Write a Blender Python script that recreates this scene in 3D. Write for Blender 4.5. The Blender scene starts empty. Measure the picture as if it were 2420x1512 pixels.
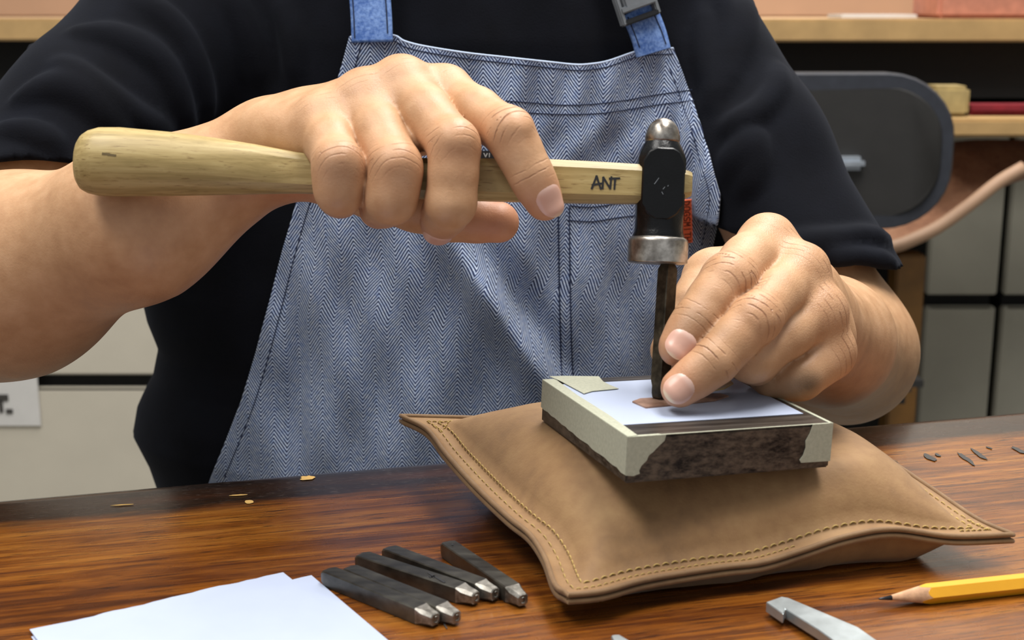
import bpy, bmesh, math, random
import numpy as np
from mathutils import Vector, Matrix

# ------------------------------------------------------------------ camera, light, exposure
SC = bpy.context.scene
COL = SC.collection
FPX, PITCH, CAMZ, BENCH = 3200.0, math.radians(13.0), 1.02, 0.80
CAM = Vector((0, 0, CAMZ))
FWD = Vector((0, math.cos(PITCH), -math.sin(PITCH)))
UPV = Vector((0, math.sin(PITCH), math.cos(PITCH)))
RGT = Vector((1, 0, 0))
cd = bpy.data.cameras.new('camera'); cam = bpy.data.objects.new('camera', cd); COL.objects.link(cam)
cam.location = CAM; cam.rotation_euler = (math.pi/2 - PITCH, 0, 0)
cd.sensor_width = 36.0; cd.lens = FPX/2420.0*36.0
cd.clip_start = 0.02; cd.clip_end = 50
cd.dof.use_dof = True; cd.dof.focus_distance = 0.635
cd.dof.aperture_fstop = (cd.lens/1000.0)/0.0029
SC.camera = cam
W = bpy.data.worlds.new('world'); SC.world = W; W.use_nodes = True
W.node_tree.nodes['Background'].inputs[0].default_value = (0.92, 0.96, 1.0, 1)
W.node_tree.nodes['Background'].inputs[1].default_value = 0.30
def area(name, loc, target, sx, sy, energy, color=(1, 1, 1)):
    l = bpy.data.lights.new(name, 'AREA'); l.shape = 'RECTANGLE'; l.size = sx; l.size_y = sy
    l.energy = energy; l.color = color
    o = bpy.data.objects.new(name, l); COL.objects.link(o); o.location = loc
    o.rotation_euler = (Vector(target) - Vector(loc)).to_track_quat('-Z', 'Y').to_euler()
    return o
area('ceiling_lamp', (0.40, 0.95, 2.65), (0.40, 0.95, 0), 0.6, 1.5, 38, (1.0, 0.97, 0.93))
area('ceiling_lamp', (-0.8, 0.15, 2.65), (-0.8, 0.15, 0), 0.6, 1.5, 26, (1.0, 0.97, 0.93))
area('ceiling_lamp', (0.6, 2.3, 2.65), (0.6, 2.3, 0), 1.5, 0.5, 18, (1.0, 0.97, 0.93))
SC.view_settings.view_transform = 'Standard'; SC.view_settings.look = 'None'
SC.view_settings.gamma = 1.0; SC.view_settings.exposure = 0.55
try: SC.view_settings.use_curve_mapping = False
except Exception: pass

def at(px, py, d):                     # pixel of the photograph + depth along the view axis
    return CAM + d*(FWD + (float(px-1210)/FPX)*RGT - (float(py-756)/FPX)*UPV)
def ray(px, py):
    return (FWD + (float(px-1210)/FPX)*RGT - (float(py-756)/FPX)*UPV)
def onz(px, py, z):
    r = ray(px, py); return CAM + r*((z-CAMZ)/r.z)
def ony(px, py, y):
    r = ray(px, py); return CAM + r*(y/r.y)
def onplane(px, py, p0, n):
    r = ray(px, py); return CAM + r*((p0-CAM).dot(n)/r.dot(n))

# ------------------------------------------------------------------ materials
def lin(h):
    h = h.lstrip('#'); c = [int(h[i:i+2], 16)/255 for i in (0, 2, 4)]
    return tuple((x/12.92 if x <= .04045 else ((x+.055)/1.055)**2.4) for x in c) + (1.0,)
class NT:
    def __init__(s, name):
        s.m = bpy.data.materials.new(name); s.m.use_nodes = True
        s.t = s.m.node_tree; s.b = s.t.nodes['Principled BSDF']
    def n(s, typ, props=None, **ins):
        nd = s.t.nodes.new(typ)
        for k, v in (props or {}).items(): setattr(nd, k, v)
        for k, v in ins.items():
            k2 = int(k[1:]) if k[0] == '_' and k[1:].isdigit() else k.replace('_', ' ')
            s.set(nd.inputs[k2], v)
        return nd
    def set(s, inp, v):
        if hasattr(v, 'is_linked') or isinstance(v, bpy.types.NodeSocket): s.t.links.new(v, inp)
        else: inp.default_value = v
    def p(s, **ins):
        for k, v in ins.items(): s.set(s.b.inputs[k.replace('_', ' ')], v)
        return s
    def math(s, op, a, b=0.0, c=0.0, clamp=False):
        nd = s.t.nodes.new('ShaderNodeMath'); nd.operation = op; nd.use_clamp = clamp
        s.set(nd.inputs[0], a); s.set(nd.inputs[1], b); s.set(nd.inputs[2], c); return nd.outputs[0]
    def mix(s, f, a, b, mode='MIX'):
        nd = s.t.nodes.new('ShaderNodeMix'); nd.data_type = 'RGBA'; nd.blend_type = mode
        s.set(nd.inputs[0], f); s.set(nd.inputs[6], a); s.set(nd.inputs[7], b); return nd.outputs[2]
    def ramp(s, f, stops):
        nd = s.t.nodes.new('ShaderNodeValToRGB'); e = nd.color_ramp.elements
        while len(e) < len(stops): e.new(0.5)
        for el, (p_, c) in zip(e, stops): el.position = p_; el.color = c if len(c) == 4 else (*c, 1)
        s.set(nd.inputs[0], f); return nd.outputs[0]
    def coord(s, kind='Object', scale=(1, 1, 1), rot=(0, 0, 0)):
        tc = s.t.nodes.new('ShaderNodeTexCoord'); mp = s.t.nodes.new('ShaderNodeMapping')
        s.t.links.new(tc.outputs[kind], mp.inputs[0]); mp.inputs['Scale'].default_value = scale
        mp.inputs['Rotation'].default_value = rot; return mp.outputs[0]
    def noise(s, vec, scale, detail=3, rough=.55, dist=0.0):
        nd = s.n('ShaderNodeTexNoise', Vector=vec, Scale=scale, Detail=detail, Roughness=rough, Distortion=dist)
        return nd.outputs[0]
    def bump(s, h, strength, dist, normal=None):
        nd = s.n('ShaderNodeBump', Height=h, Strength=strength, Distance=dist)
        if normal is not None: s.set(nd.inputs['Normal'], normal)
        return nd.outputs[0]
    def attr(s, name):
        nd = s.t.nodes.new('ShaderNodeAttribute'); nd.attribute_name = name; return nd.outputs['Fac']

def simple(name, col, rough=.6, metal=0.0, var=.12, scale=60, bump=.15, bd=.0006, coat=0.0):
    t = NT(name); v = t.coord(); n1 = t.noise(v, scale, 4); c = lin(col)
    dark = tuple(x*(1-var*1.6) for x in c[:3]) + (1,); lite = tuple(min(1, x*(1+var)) for x in c[:3]) + (1,)
    t.p(Base_Color=t.ramp(n1, [(.3, dark), (.7, lite)]), Roughness=rough, Metallic=metal,
        Normal=t.bump(t.noise(v, scale*6, 3), bump, bd))
    if coat: t.p(Coat_Weight=coat, Coat_Roughness=.12)
    return t.m
M = {}
def mk_benchwood():
    t = NT('bench_wood'); v = t.coord(scale=(1, 1, 1))
    g1 = t.noise(t.coord(scale=(3.0, 60, 60)), 3.2, 6, .62, .6)
    g2 = t.noise(t.coord(scale=(14, 260, 260)), 3.0, 5, .7, .3)
    patch = t.noise(t.coord(scale=(5, 9, 9)), 1.6, 3)
    col = t.ramp(t.math('ADD', t.math('MULTIPLY', g1, .62), t.math('MULTIPLY', patch, .40)),
                 [(.33, lin('#2a1206')), (.45, lin('#51280b')), (.54, lin('#764211')), (.66, lin('#925c20'))])
    pores = t.ramp(g2, [(.36, (0, 0, 0)), (.47, (1, 1, 1))])
    col = t.mix(pores, lin('#2b140a'), col)
    scr = t.ramp(t.noise(t.coord(scale=(8, 90, 20)), 6, 2), [(.66, (0, 0, 0)), (.74, (1, 1, 1))])
    col = t.mix(t.math('MULTIPLY', scr, .22), col, lin('#b9793d'))
    # dark worn band along the far edge, with pale flecks
    sy = t.n('ShaderNodeSeparateXYZ', _0=v).outputs[1]
    wob = t.math('MULTIPLY', t.math('SUBTRACT', t.noise(t.coord(scale=(9, 40, 40)), 2.5, 5, .65), .5), .020)
    band = t.n('ShaderNodeMapRange', Value=t.math('ADD', sy, wob), _1=-.045, _2=-.034, _3=0.0, _4=1.0).outputs[0]
    bcol = t.ramp(t.noise(t.coord(scale=(5, 30, 30)), 2.2, 4), [(.35, lin('#0e0907')), (.55, lin('#1e110b')), (.75, lin('#3c2113'))])
    flk = t.ramp(t.noise(t.coord(scale=(70, 420, 420)), 3, 3), [(.60, (0, 0, 0)), (.68, (1, 1, 1))])
    bcol = t.mix(t.math('MULTIPLY', flk, .30), bcol, lin('#7c7068'))
    col = t.mix(t.math('MULTIPLY', band, .95), col, bcol)
    rgh = t.ramp(t.noise(v, 40, 4), [(.3, (.20,)*3), (.75, (.36,)*3)])
    t.p(Base_Color=col, Roughness=rgh, Coat_Weight=.5, Coat_Roughness=.16, Normal=t.bump(g2, .22, .0004))
    return t.m
def mk_benchedge():
    t = NT('bench_edge_dark'); g2 = t.noise(t.coord(scale=(14, 300, 300)), 3.0, 5, .7, .3)
    big = t.noise(t.coord(scale=(5, 30, 30)), 2.2, 4)
    col = t.ramp(big, [(.35, lin('#120b09')), (.55, lin('#24140d')), (.72, lin('#4a2a17'))])
    scr = t.ramp(t.noise(t.coord(scale=(50, 420, 420)), 3, 3), [(.60, (0, 0, 0)), (.68, (1, 1, 1))])
    col = t.mix(t.math('MULTIPLY', scr, .4), col, lin('#7c7068'))
    t.p(Base_Color=col, Roughness=.30, Coat_Weight=.4, Coat_Roughness=.18, Normal=t.bump(g2, .3, .0004))
    return t.m
def mk_herring():
    t = NT('herringbone_denim'); uv = t.t.nodes.new('ShaderNodeUVMap')
    sx = t.n('ShaderNodeSeparateXYZ', _0=uv.outputs[0])
    nz = t.noise(uv.outputs[0], 900, 2); nb = t.noise(uv.outputs[0], 330, 3); nl = t.noise(uv.outputs[0], 120, 3)
    tri = t.math('PINGPONG', sx.outputs[0], .0086)
    ph = t.math('ADD', sx.outputs[1], t.math('MULTIPLY', tri, 1.35))
    ph = t.math('ADD', ph, t.math('MULTIPLY', t.math('SUBTRACT', nz, .5), .0006))
    fr = t.math('FRACT', t.math('DIVIDE', ph, .00252))
    st = t.math('MULTIPLY', t.math('ABSOLUTE', t.math('SUBTRACT', fr, .5)), 2.0)
    s2 = t.ramp(st, [(.50, (0, 0, 0)), (.68, (1, 1, 1))])
    lite = t.ramp(nb, [(.3, lin('#9cb2d8')), (.7, lin('#d2ddec'))])
    dark = t.ramp(nl, [(.3, lin('#131f3f')), (.7, lin('#1e3160'))])
    t.p(Base_Color=t.mix(s2, dark, lite), Roughness=.9, Normal=t.bump(st, .35, .0004), Sheen_Weight=.15)
    return t.m
def mk_denim(name, c1, c2):
    t = NT(name); v = t.coord(); n1 = t.noise(v, 500, 3); n2 = t.noise(v, 70, 3)
    c = t.ramp(t.math('ADD', t.math('MULTIPLY', n1, .6), t.math('MULTIPLY', n2, .4)), [(.38, lin(c1)), (.62, lin(c2))])
    t.p(Base_Color=c, Roughness=.92, Normal=t.bump(n1, .5, .0005)); return t.m
def mk_shirt():
    t = NT('black_cotton'); v = t.coord(); n1 = t.noise(v, 900, 3); n2 = t.noise(v, 25, 4)
    t.p(Base_Color=t.ramp(n2, [(.3, lin('#090a0f')), (.7, lin('#0f1118'))]), Roughness=.95, Specular_IOR_Level=.12,
        Sheen_Weight=.07, Sheen_Roughness=.5, Sheen_Tint=lin('#8a93a8'), Normal=t.bump(n1, .35, .0005)); return t.m
def mk_skin():
    t = NT('skin'); v = t.coord()
    wm = t.attr('wr_mask'); ws = t.attr('wr_s'); wl = t.attr('wr_l'); tint = t.attr('tint'); stain_shade = t.attr('stain_shade')
    dry = t.attr('dry')
    big = t.noise(v, 22, 4); mid = t.noise(v, 120, 4); fine = t.noise(v, 900, 3)
    col = t.ramp(t.math('ADD', t.math('MULTIPLY', big, .5), t.math('MULTIPLY', mid, .5)),
                 [(.28, lin('#a97e5a')), (.5, lin('#bd936d')), (.72, lin('#cda47f'))])
    col = t.mix(t.math('MULTIPLY', tint, .75), col, lin('#c07a60'))
    # knuckle creases: s runs along the finger, bent by noise and by the distance from the centre line
    wob = t.math('MULTIPLY', t.math('SUBTRACT', t.noise(v, 180, 3), .5), 2.6)
    ph = t.math('ADD', t.math('MULTIPLY', ws, 1900.0), wob)
    wav = t.math('SINE', ph)
    gr = t.math('POWER', t.math('MAXIMUM', wav, 0.0), 5.0)
    gate = t.ramp(t.noise(v, 140, 2), [(.40, (0, 0, 0)), (.55, (1, 1, 1))])
    gr = t.math('MULTIPLY', t.math('MULTIPLY', gr, gate), wm, clamp=True)
    col = t.mix(t.math('MULTIPLY', gr, .75), col, lin('#7d4c35'))
    vor = t.n('ShaderNodeTexVoronoi', dict(feature='DISTANCE_TO_EDGE'), Vector=v, Scale=850.0, Randomness=1.0).outputs['Distance']
    vl = t.ramp(vor, [(.0, (0, 0, 0)), (.16, (1, 1, 1))])
    col = t.mix(t.math('MULTIPLY', t.math('SUBTRACT', 1.0, vl), t.math('MULTIPLY', dry, .10)), col, lin('#8a5a42'))
    col = t.mix(t.math('MULTIPLY', stain_shade, t.math('ADD', .45, mid), clamp=True), col, lin('#2d2b22'))
    h = t.math('SUBTRACT', t.math('MULTIPLY', vl, t.math('ADD', .02, t.math('MULTIPLY', dry, .13))), t.math('MULTIPLY', gr, 1.6))
    nm = t.bump(h, .55, .0006); nm = t.bump(t.math('ADD', fine, mid), .18, .0006, nm)
    t.p(Base_Color=col, Roughness=t.ramp(mid, [(.3, (.42,)*3), (.7, (.56,)*3)]), Normal=nm, Specular_IOR_Level=.42,
        Subsurface_Weight=.05, Subsurface_Radius=(.010, .0035, .0018), Subsurface_Scale=.6)
    return t.m
def mk_nail():
    t = NT('fingernail'); v = t.coord(); e = t.attr('edge')
    c = t.mix(e, lin('#cfa391'), lin('#dcc7ac')); c = t.mix(t.math('MULTIPLY', t.attr('lunula'), .6), c, lin('#dcbcae'))
    t.p(Base_Color=c, Roughness=.28, Normal=t.bump(t.noise(v, 500, 2), .08, .0003)); return t.m
def mk_leather(name, c0, c1, c2):
    t = NT(name); v = t.coord(); n1 = t.noise(v, 26, 4); n2 = t.noise(v, 900, 3); n3 = t.noise(v, 160, 4)
    c = t.ramp(t.math('ADD', t.math('MULTIPLY', n1, .6), t.math('MULTIPLY', n3, .4)), [(.28, lin(c0)), (.5, lin(c1)), (.74, lin(c2))])
    t.p(Base_Color=c, Roughness=.72, Sheen_Weight=.1, Normal=t.bump(t.math('ADD', n2, n3), .25, .0005)); return t.m
def mk_steel(name, c1, c2, c3, rough=(.3, .5), scale=90, metal=.85, stretch=(1, 1, 1)):
    t = NT(name); v = t.coord(scale=stretch); n1 = t.noise(v, scale, 6, .65); n2 = t.noise(v, scale*.25, 4)
    f = t.math('ADD', t.math('MULTIPLY', n1, .6), t.math('MULTIPLY', n2, .4))
    t.p(Base_Color=t.ramp(f, [(.36, lin(c1)), (.5, lin(c2)), (.62, lin(c3))]), Metallic=metal,
        Roughness=t.ramp(n1, [(.3, (rough[0],)*3), (.7, (rough[1],)*3)]), Normal=t.bump(n1, .15, .0004)); return t.m
def mk_handle():
    t = NT('hammer_handle_wood'); v = t.coord(scale=(4, 70, 70)); g = t.noise(v, 5, 5, .6, .4)
    p = t.ramp(t.noise(t.coord(scale=(30, 300, 300)), 4, 3), [(.30, (0, 0, 0)), (.40, (1, 1, 1))])
    c = t.ramp(g, [(.3, lin('#8a7746')), (.5, lin('#a6905c')), (.7, lin('#b7a36f'))])
    c = t.mix(p, lin('#80683c'), c)
    t.p(Base_Color=c, Roughness=.45, Normal=t.bump(g, .1, .0004)); return t.m
M['bench'] = mk_benchwood(); M['benchedge'] = mk_benchedge(); M['herring'] = mk_herring()
M['strap'] = mk_denim('strap_denim', '#3f62a4', '#7898cf'); M['stitchblue'] = simple('navy_thread', '#1a2644', .9)
M['shirt'] = mk_shirt(); M['skin'] = mk_skin(); M['nail'] = mk_nail()
M['leather'] = mk_leather('sandbag_leather', '#735536', '#8a6842', '#9b7a50')
M['leatheredge'] = mk_leather('sandbag_leather_edge', '#64492d', '#775a3a', '#876a48')
M['thread'] = simple('cream_thread', '#b59a5c', .8)
M['block'] = mk_steel('block_dark_steel', '#15110f', '#4b4239', '#65594c', (.35, .6), 520, .5, (.55, .55, 1.2))
M['blocktop'] = mk_steel('block_ground_top', '#39332f', '#57504a', '#6c655d', (.28, .45), 120, .8, (.2, 3, 1))
M['tape'] = simple('masking_tape', '#abac98', .75, var=.08, scale=700, bump=.25, bd=.0003)
M['paper'] = simple('white_paper', '#a9b3c9', .85, var=.02, scale=40, bump=.05)
M['stamp'] = mk_steel('stamp_steel', '#3d3b36', '#4f4c46', '#5f5c54', (.28, .40), 160, .75, (.4, 1, 1))
M['stampdark'] = mk_steel('held_stamp_steel', '#26221b', '#413b30', '#5a5244', (.35, .5), 160, .75)
M['stamptip'] = mk_steel('stamp_tip_bare_steel', '#5f5c55', '#7f7b73', '#a09c94', (.3, .45), 300, .8)
M['ink'] = simple('black_ink', '#17171b', .7)
M['inkgrey'] = simple('worn_ink', '#3a3733', .7)
M['chip'] = simple('bare_wood_chip', '#c9a25c', .6)
M['copper'] = mk_steel('copper_strip_metal', '#87654f', '#a88470', '#bd9a84', (.35, .5), 120, .45)
M['brass'] = mk_steel('brass_strip_metal', '#8a7343', '#a58b58', '#bda36f', (.4, .55), 120, .3)
M['handle'] = mk_handle(); M['knot'] = simple('handle_knot', '#6f5f3c', .6)
M['hblack'] = simple('hammer_black_paint', '#050506', .30, var=.3, scale=200, bump=.2)
M['hblack'].node_tree.nodes['Principled BSDF'].inputs['Specular IOR Level'].default_value = .32
M['hsteel'] = mk_steel('hammer_bare_steel', '#6a625a', '#98928a', '#c3beb6', (.22, .42), 150, .92)
M['pyellow'] = simple('pencil_yellow_paint', '#e0a21d', .32, var=.04, coat=.4)
M['pwood'] = simple('pencil_wood', '#c79b77', .8, var=.15, scale=300)
M['lead'] = simple('graphite', '#2b2c30', .35, .4)
M['caliper'] = mk_steel('caliper_satin_steel', '#a3abad', '#adb5b7', '#b7bfc1', (.34, .42), 90, .75)
M['black'] = simple('black_plastic', '#121317', .45); M['greyplastic'] = simple('grey_plastic', '#6d7277', .4)
M['tagorange'] = simple('orange_tag_cloth', '#f3744c', .9, var=.1, scale=800); M['tagtext'] = simple('tag_dark_print', '#5a2417', .9)
M['trousers'] = mk_denim('dark_trousers', '#16181f', '#22252e'); M['hair'] = simple('black_hair', '#0e0c0b', .6)

# ------------------------------------------------------------------ object helpers
def link(o, parent=None):
    COL.objects.link(o)
    if parent is not None: o.parent = parent
    return o
def tag(o, label=None, cat=None, group=None, kind=None):
    if label: o['label'] = label
    if cat: o['category'] = cat
    if group: o['group'] = group
    if kind: o['kind'] = kind
    return o
def empty(name, loc, label=None, cat=None, group=None, rot=None):
    o = bpy.data.objects.new(name, None); o.empty_display_size = .02; COL.objects.link(o); o.location = loc
    if rot is not None: o.rotation_euler = rot
    return tag(o, label, cat, group)
def mesh(name, verts, faces, mat, parent=None, smooth=False, autosmooth=None, world=True):
    """verts are in world space when world=True: they are moved into the parent's space"""
    me = bpy.data.meshes.new(name)
    V = [Vector(v) for v in verts]
    if parent is not None and world:
        bpy.context.view_layer.update()
        inv = parent.matrix_world.inverted(); V = [inv @ v for v in V]
    me.from_pydata([tuple(v) for v in V], [], [tuple(f) for f in faces]); me.validate(); me.update()
    if smooth:
        for p in me.polygons: p.use_smooth = True
    if autosmooth: 
        try: me.set_sharp_from_angle(angle=math.radians(autosmooth))
        except Exception: pass
    me.materials.append(M[mat] if isinstance(mat, str) else mat)
    return link(bpy.data.objects.new(name, me), parent)
def fixn(o):
    bm = bmesh.new(); bm.from_mesh(o.data); bmesh.ops.recalc_face_normals(bm, faces=bm.faces); bm.to_mesh(o.data); bm.free(); return o
def box_vf(c, s, R=None):
    c = Vector(c); V = []
    for dz in (-.5, .5):
        for dx, dy in ((-.5, -.5), (.5, -.5), (.5, .5), (-.5, .5)):
            d = Vector((dx*s[0], dy*s[1], dz*s[2])); V.append(c + (R @ d if R else d))
    return V, [(3, 2, 1, 0), (4, 5, 6, 7), (0, 1, 5, 4), (1, 2, 6, 5), (2, 3, 7, 6), (3, 0, 4, 7)]
def bev(o, w, seg=2):
    bm = bmesh.new(); bm.from_mesh(o.data)
    bmesh.ops.bevel(bm, geom=bm.edges[:], offset=w, segments=seg, affect='EDGES', clamp_overlap=True)
    bm.to_mesh(o.data); bm.free()
    for p in o.data.polygons: p.use_smooth = True
    try: o.data.set_sharp_from_angle(angle=math.radians(35))
    except Exception: pass
    return o
def box(name, c, s, mat, parent=None, bevel=0.0, R=None, world=True):
    V, F = box_vf(c, s, R); o = mesh(name, V, F, mat, parent, world=world)
    return bev(o, bevel) if bevel else o
def prism(name, pts, dz, mat, parent=None, bevel=0.0):
    """pts: world outline (ccw or cw), extruded by the vector dz"""
    n = len(pts); dz = Vector(dz); V = [Vector(p) for p in pts] + [Vector(p)+dz for p in pts]
    F = [tuple(range(n))[::-1], tuple(range(n, 2*n))] + [(i, (i+1) % n, n+(i+1) % n, n+i) for i in range(n)]
    o = fixn(mesh(name, V, F, mat, parent)); return bev(o, bevel, 1) if bevel else o
def loft(rings, cap=True, closed=True):
    V = []; F = []; n = len(rings[0])
    for r in rings: V += [Vector(p) for p in r]
    for i in range(len(rings)-1):
        for j in range(n if closed else n-1):
            a = i*n+j; b = i*n+(j+1) % n; F.append((a, b, b+n, a+n))
    if cap: F.append(tuple(range(n))[::-1]); F.append(tuple(range((len(rings)-1)*n, len(rings)*n)))
    return V, F
def frame_of(t, up=Vector((0, 0, 1))):
    t = t.normalized(); s = t.cross(up)
    if s.length < 1e-4: s = t.cross(Vector((0, 1, 0)))
    s.normalize(); return s, s.cross(t).normalized()
def tube_vf(path, r, n=8, closed=False):
    P = [Vector(p) for p in path]; rings = []; prev = None
    for i, p in enumerate(P):
        a = P[i-1] if (i or closed) else p; b = P[(i+1) % len(P)] if (i < len(P)-1 or closed) else p
        t = (b-a).normalized(); rr = float(r[i]) if isinstance(r, (list, tuple)) else r
        if prev is None: s, u = frame_of(t)
        else: s = (prev - t*prev.dot(t)).normalized(); u = s.cross(t)
        prev = s
        rings.append([p + s*(rr*math.cos(2*math.pi*k/n)) + u*(rr*math.sin(2*math.pi*k/n)) for k in range(n)])
    if closed: rings.append(rings[0])
    return loft(rings, cap=not closed)
def tube(name, path, r, mat, parent=None, n=8, closed=False):
    V, F = tube_vf(path, r, n, closed); return mesh(name, V, F, mat, parent, smooth=True)
def lathe(name, prof, p0, axis, mat, parent=None, n=28, side=None, smooth=True, auto=40, shape=None):
    """prof: (distance along the axis, radius)"""
    axis = axis.normalized(); s, u = frame_of(axis) if side is None else (side, side.cross(axis))
    rings = []
    for z, r in prof:
        rings.append([p0 + axis*z + (s*math.cos(a)+u*math.sin(a))*(r*(shape(a, z) if shape else 1)) for a in [2*math.pi*k/n for k in range(n)]])
    V, F = loft(rings); return fixn(mesh(name, V, F, mat, parent, smooth=smooth, autosmooth=auto))
def catmull(P, n):
    P = [np.array(p, float) for p in P]; Q = [2*P[0]-P[1]] + P + [2*P[-1]-P[-2]]; out = []
    for i in range(len(P)-1):
        for k in range(12):
            t = k/12; a, b, c, d = Q[i:i+4]
            out.append(.5*((2*b)+(-a+c)*t+(2*a-5*b+4*c-d)*t*t+(-a+3*b-3*c+d)*t**3))
    out.append(P[-1]); out = np.array(out)
    L = np.concatenate([[0], np.cumsum(np.linalg.norm(np.diff(out, axis=0), axis=1))]); q = np.linspace(0, L[-1], n)
    return np.stack([np.interp(q, L, out[:, k]) for k in range(out.shape[1])], 1)
# ------------------------------------------------------------------ the room and what stands at the back
M['floor'] = simple('grey_floor', '#8b867c', .5, var=.06, scale=8); M['wall'] = simple('pale_wall', '#c9c6bc', .8, var=.03, scale=6)
M['cab'] = simple('cream_cabinet', '#bdb6a6', .55, var=.03, scale=12, bump=.05); M['cabgrey'] = simple('grey_cabinet', '#a5a294', .6, var=.04, scale=12, bump=.05)
M['topwood'] = simple('pale_bench_wood', '#cda981', .5, var=.10, scale=14); M['edgewood'] = simple('ochre_bench_edge', '#b08f5e', .5, var=.1, scale=20)
M['upstand'] = simple('tan_upstand_board', '#ad8b70', .6, var=.06, scale=5)
M['brown'] = mk_leather('brown_catch_hide', '#6d4630', '#8d6145', '#a67d5f'); M['darkwood_shade'] = simple('dark_shade_board', '#0b0a09', .8)  # near-black board colour paints in the shade below the bench tops
M['ochreleg'] = simple('ochre_wood_leg', '#7a5420', .5, var=.12, scale=25); M['pinkbox'] = simple('terracotta_box_card', '#b4765f', .7)
M['creambox'] = simple('straw_box', '#a38f5e', .7); M['red'] = simple('red_cloth', '#7f1a25', .8); M['chairgrey'] = simple('chair_grey_back', '#242322', .55, var=.08, scale=30)
M['chairrim'] = simple('chair_rim', '#2b2e36', .5); M['label'] = simple('printed_label', '#c6c4c0', .8, var=.02); M['lightgrey'] = simple('pale_metal', '#aab2bb', .35, .6)
for nm, c, s, mt in (('floor', (0, 1.0, -.02), (7, 7.4, .04), 'floor'), ('wall_back', (0, 3.25, 1.4), (7, .1, 2.8), 'wall'),
                     ('wall_left', (-3.45, .95, 1.4), (.1, 4.5, 2.8), 'wall'), ('wall_right', (3.45, .95, 1.4), (.1, 4.5, 2.8), 'wall')):
    tag(box(nm, c, s, mt), kind='structure')

def back_bench(x0, x1, y0, label):
    yb = 3.15; z = 1.003; cx = (x0+x1)/2
    e = empty('back_bench', (cx, yb, 0), label, 'workbench', 'benches along the back wall')
    box('bench_top', (cx, (y0+yb)/2, z-.012), (x1-x0, yb-y0, .024), 'topwood', e, .003)
    box('front_edge', (cx, y0-.004, z-.017), (x1-x0, .014, .034), 'edgewood', e, .003)
    box('upstand', (cx, y0+.42, z+.10), (x1-x0, .02, .20), 'upstand', e, .003)
    box('back_board', (cx, yb-.25, .72), (x1-x0-.1, .02, .52), 'darkwood_shade', e)  # knee-space shade put into the board colour, drawer case likewise
    box('drawer_case', (cx, y0+.22, .93), (x1-x0-.06, .3, .10), 'darkwood_shade', e)
    for x in (x0+.04, x1-.04):
        for y in (y0+.06, yb-.06): box('leg', (x, y, .4955), (.05, .05, .991), 'ochreleg', e, .003)
    return e
back_bench(-2.3, -0.02, 2.16, 'pale wood back bench with dark recess, behind the right sleeve')
RB_ = back_bench(0.02, 2.7, 2.10, 'pale wood jeweller bench with ledge and hanging brown hide behind the chair')
def cabinet(name, x0, x1, y0, y1, zs, mat, label):
    """drawer unit: carcass with drawer fronts between the heights zs"""
    e = empty(name, ((x0+x1)/2, y1, 0), label, 'cabinet')
    box('carcass', ((x0+x1)/2, (y0+y1)/2+.012, (zs[0]+zs[-1])/2), (x1-x0-.01, y1-y0, zs[-1]-zs[0]), 'darkwood_shade', e)
    for a, b in zip(zs[:-1], zs[1:]):
        d = box('drawer_front', ((x0+x1)/2, y0, (a+b)/2), (x1-x0, .02, b-a-.022), mat, e, .003)
        box('finger_pull', ((x0+x1)/2, y0-.004, b-.012), (x1-x0-.02, .006, .004), mat, d)
    return e
cb = cabinet('drawer_cabinet', -1.10, -.30, 2.02, 2.5, (.02, .24, .458, .70), mat='cab', label='cream drawer cabinet standing behind the black shirt hem')
box('label_card', ((ony(30, 945, 2.008)).x, 2.007, ony(30, 945, 2.007).z), (.082, .003, .082), 'label', cb)
for px, py, w, h in ((5, 940, .018, .010), (22, 972, .010, .007), (2, 960, .006, .02)):
    p = ony(px, py, 2.004); box('print_mark', (p.x, 2.0045, p.z), (w, .002, h), 'inkgrey', cb)
cabinet('drawer_cabinet', .735, .860, 2.36, 2.8, (.02, .22, .512, .86), mat='cabgrey', label='narrow grey cabinet beside the ochre bench leg')
cabinet('drawer_cabinet', .872, 1.6, 2.36, 2.8, (.02, .22, .512, .86), mat='cabgrey', label='wide grey cabinet at the far end of the back bench')
# lower shelf with a brown hide hanging below it (a jeweller's bench)
e = RB_
a = ony(2225, 288, 1.98); b = ony(2500, 318, 1.98)
box('ledge', ((a.x+b.x)/2+.1, 2.06, (a.z+b.z)/2), (b.x-a.x+.2, .16, .026), 'edgewood', e, .004)
lip = [ony(px, py, 1.97) for px, py in ((2420, 395), (2360, 430), (2290, 485), (2220, 535), (2160, 565), (2110, 583), (2040, 590), (1960, 585))]
bk = [ony(px, py, 2.16) for px, py in ((2470, 330), (2380, 330), (2300, 330), (2220, 340), (2150, 360), (2090, 390), (2020, 400), (1950, 400))]
lip = catmull(lip, 24); bk = catmull(bk, 24)
V = []; F = []
for i in range(24):
    for k in range(9):
        t = k/8; p = lip[i]*(1-t)+bk[i]*t; p = p.copy(); p[2] -= .03*math.sin(math.pi*t); V.append(p)
for i in range(23):
    for k in range(8): F.append((i*9+k, i*9+k+1, (i+1)*9+k+1, (i+1)*9+k))
h = mesh('catch_hide', V, F, 'brown', e, smooth=True)
md = h.modifiers.new('thick', 'SOLIDIFY'); md.thickness = .004
tube('hide_rim', lip, .010, 'upstand', e)
p0 = ony(2150, 600, 2.05); box('leg', (p0.x, 2.06, p0.z/2), (.045, .045, p0.z), 'ochreleg', e, .003)
box('leg', (p0.x-.05, 2.20, .45), (.05, .05, .90), 'darkwood_shade', e, .003)
box('leg', (b.x+.12, 2.08, (a.z+b.z)/4), (.045, .045, (a.z+b.z)/2-.03), 'ochreleg', e, .003)
zt = (a.z+b.z)/2+.013
def bgbox(name, x, y, z, s, mat, label, cat): return tag(box(name, (x, y, z+s[2]/2), s, mat, bevel=.006), label, cat)
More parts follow.
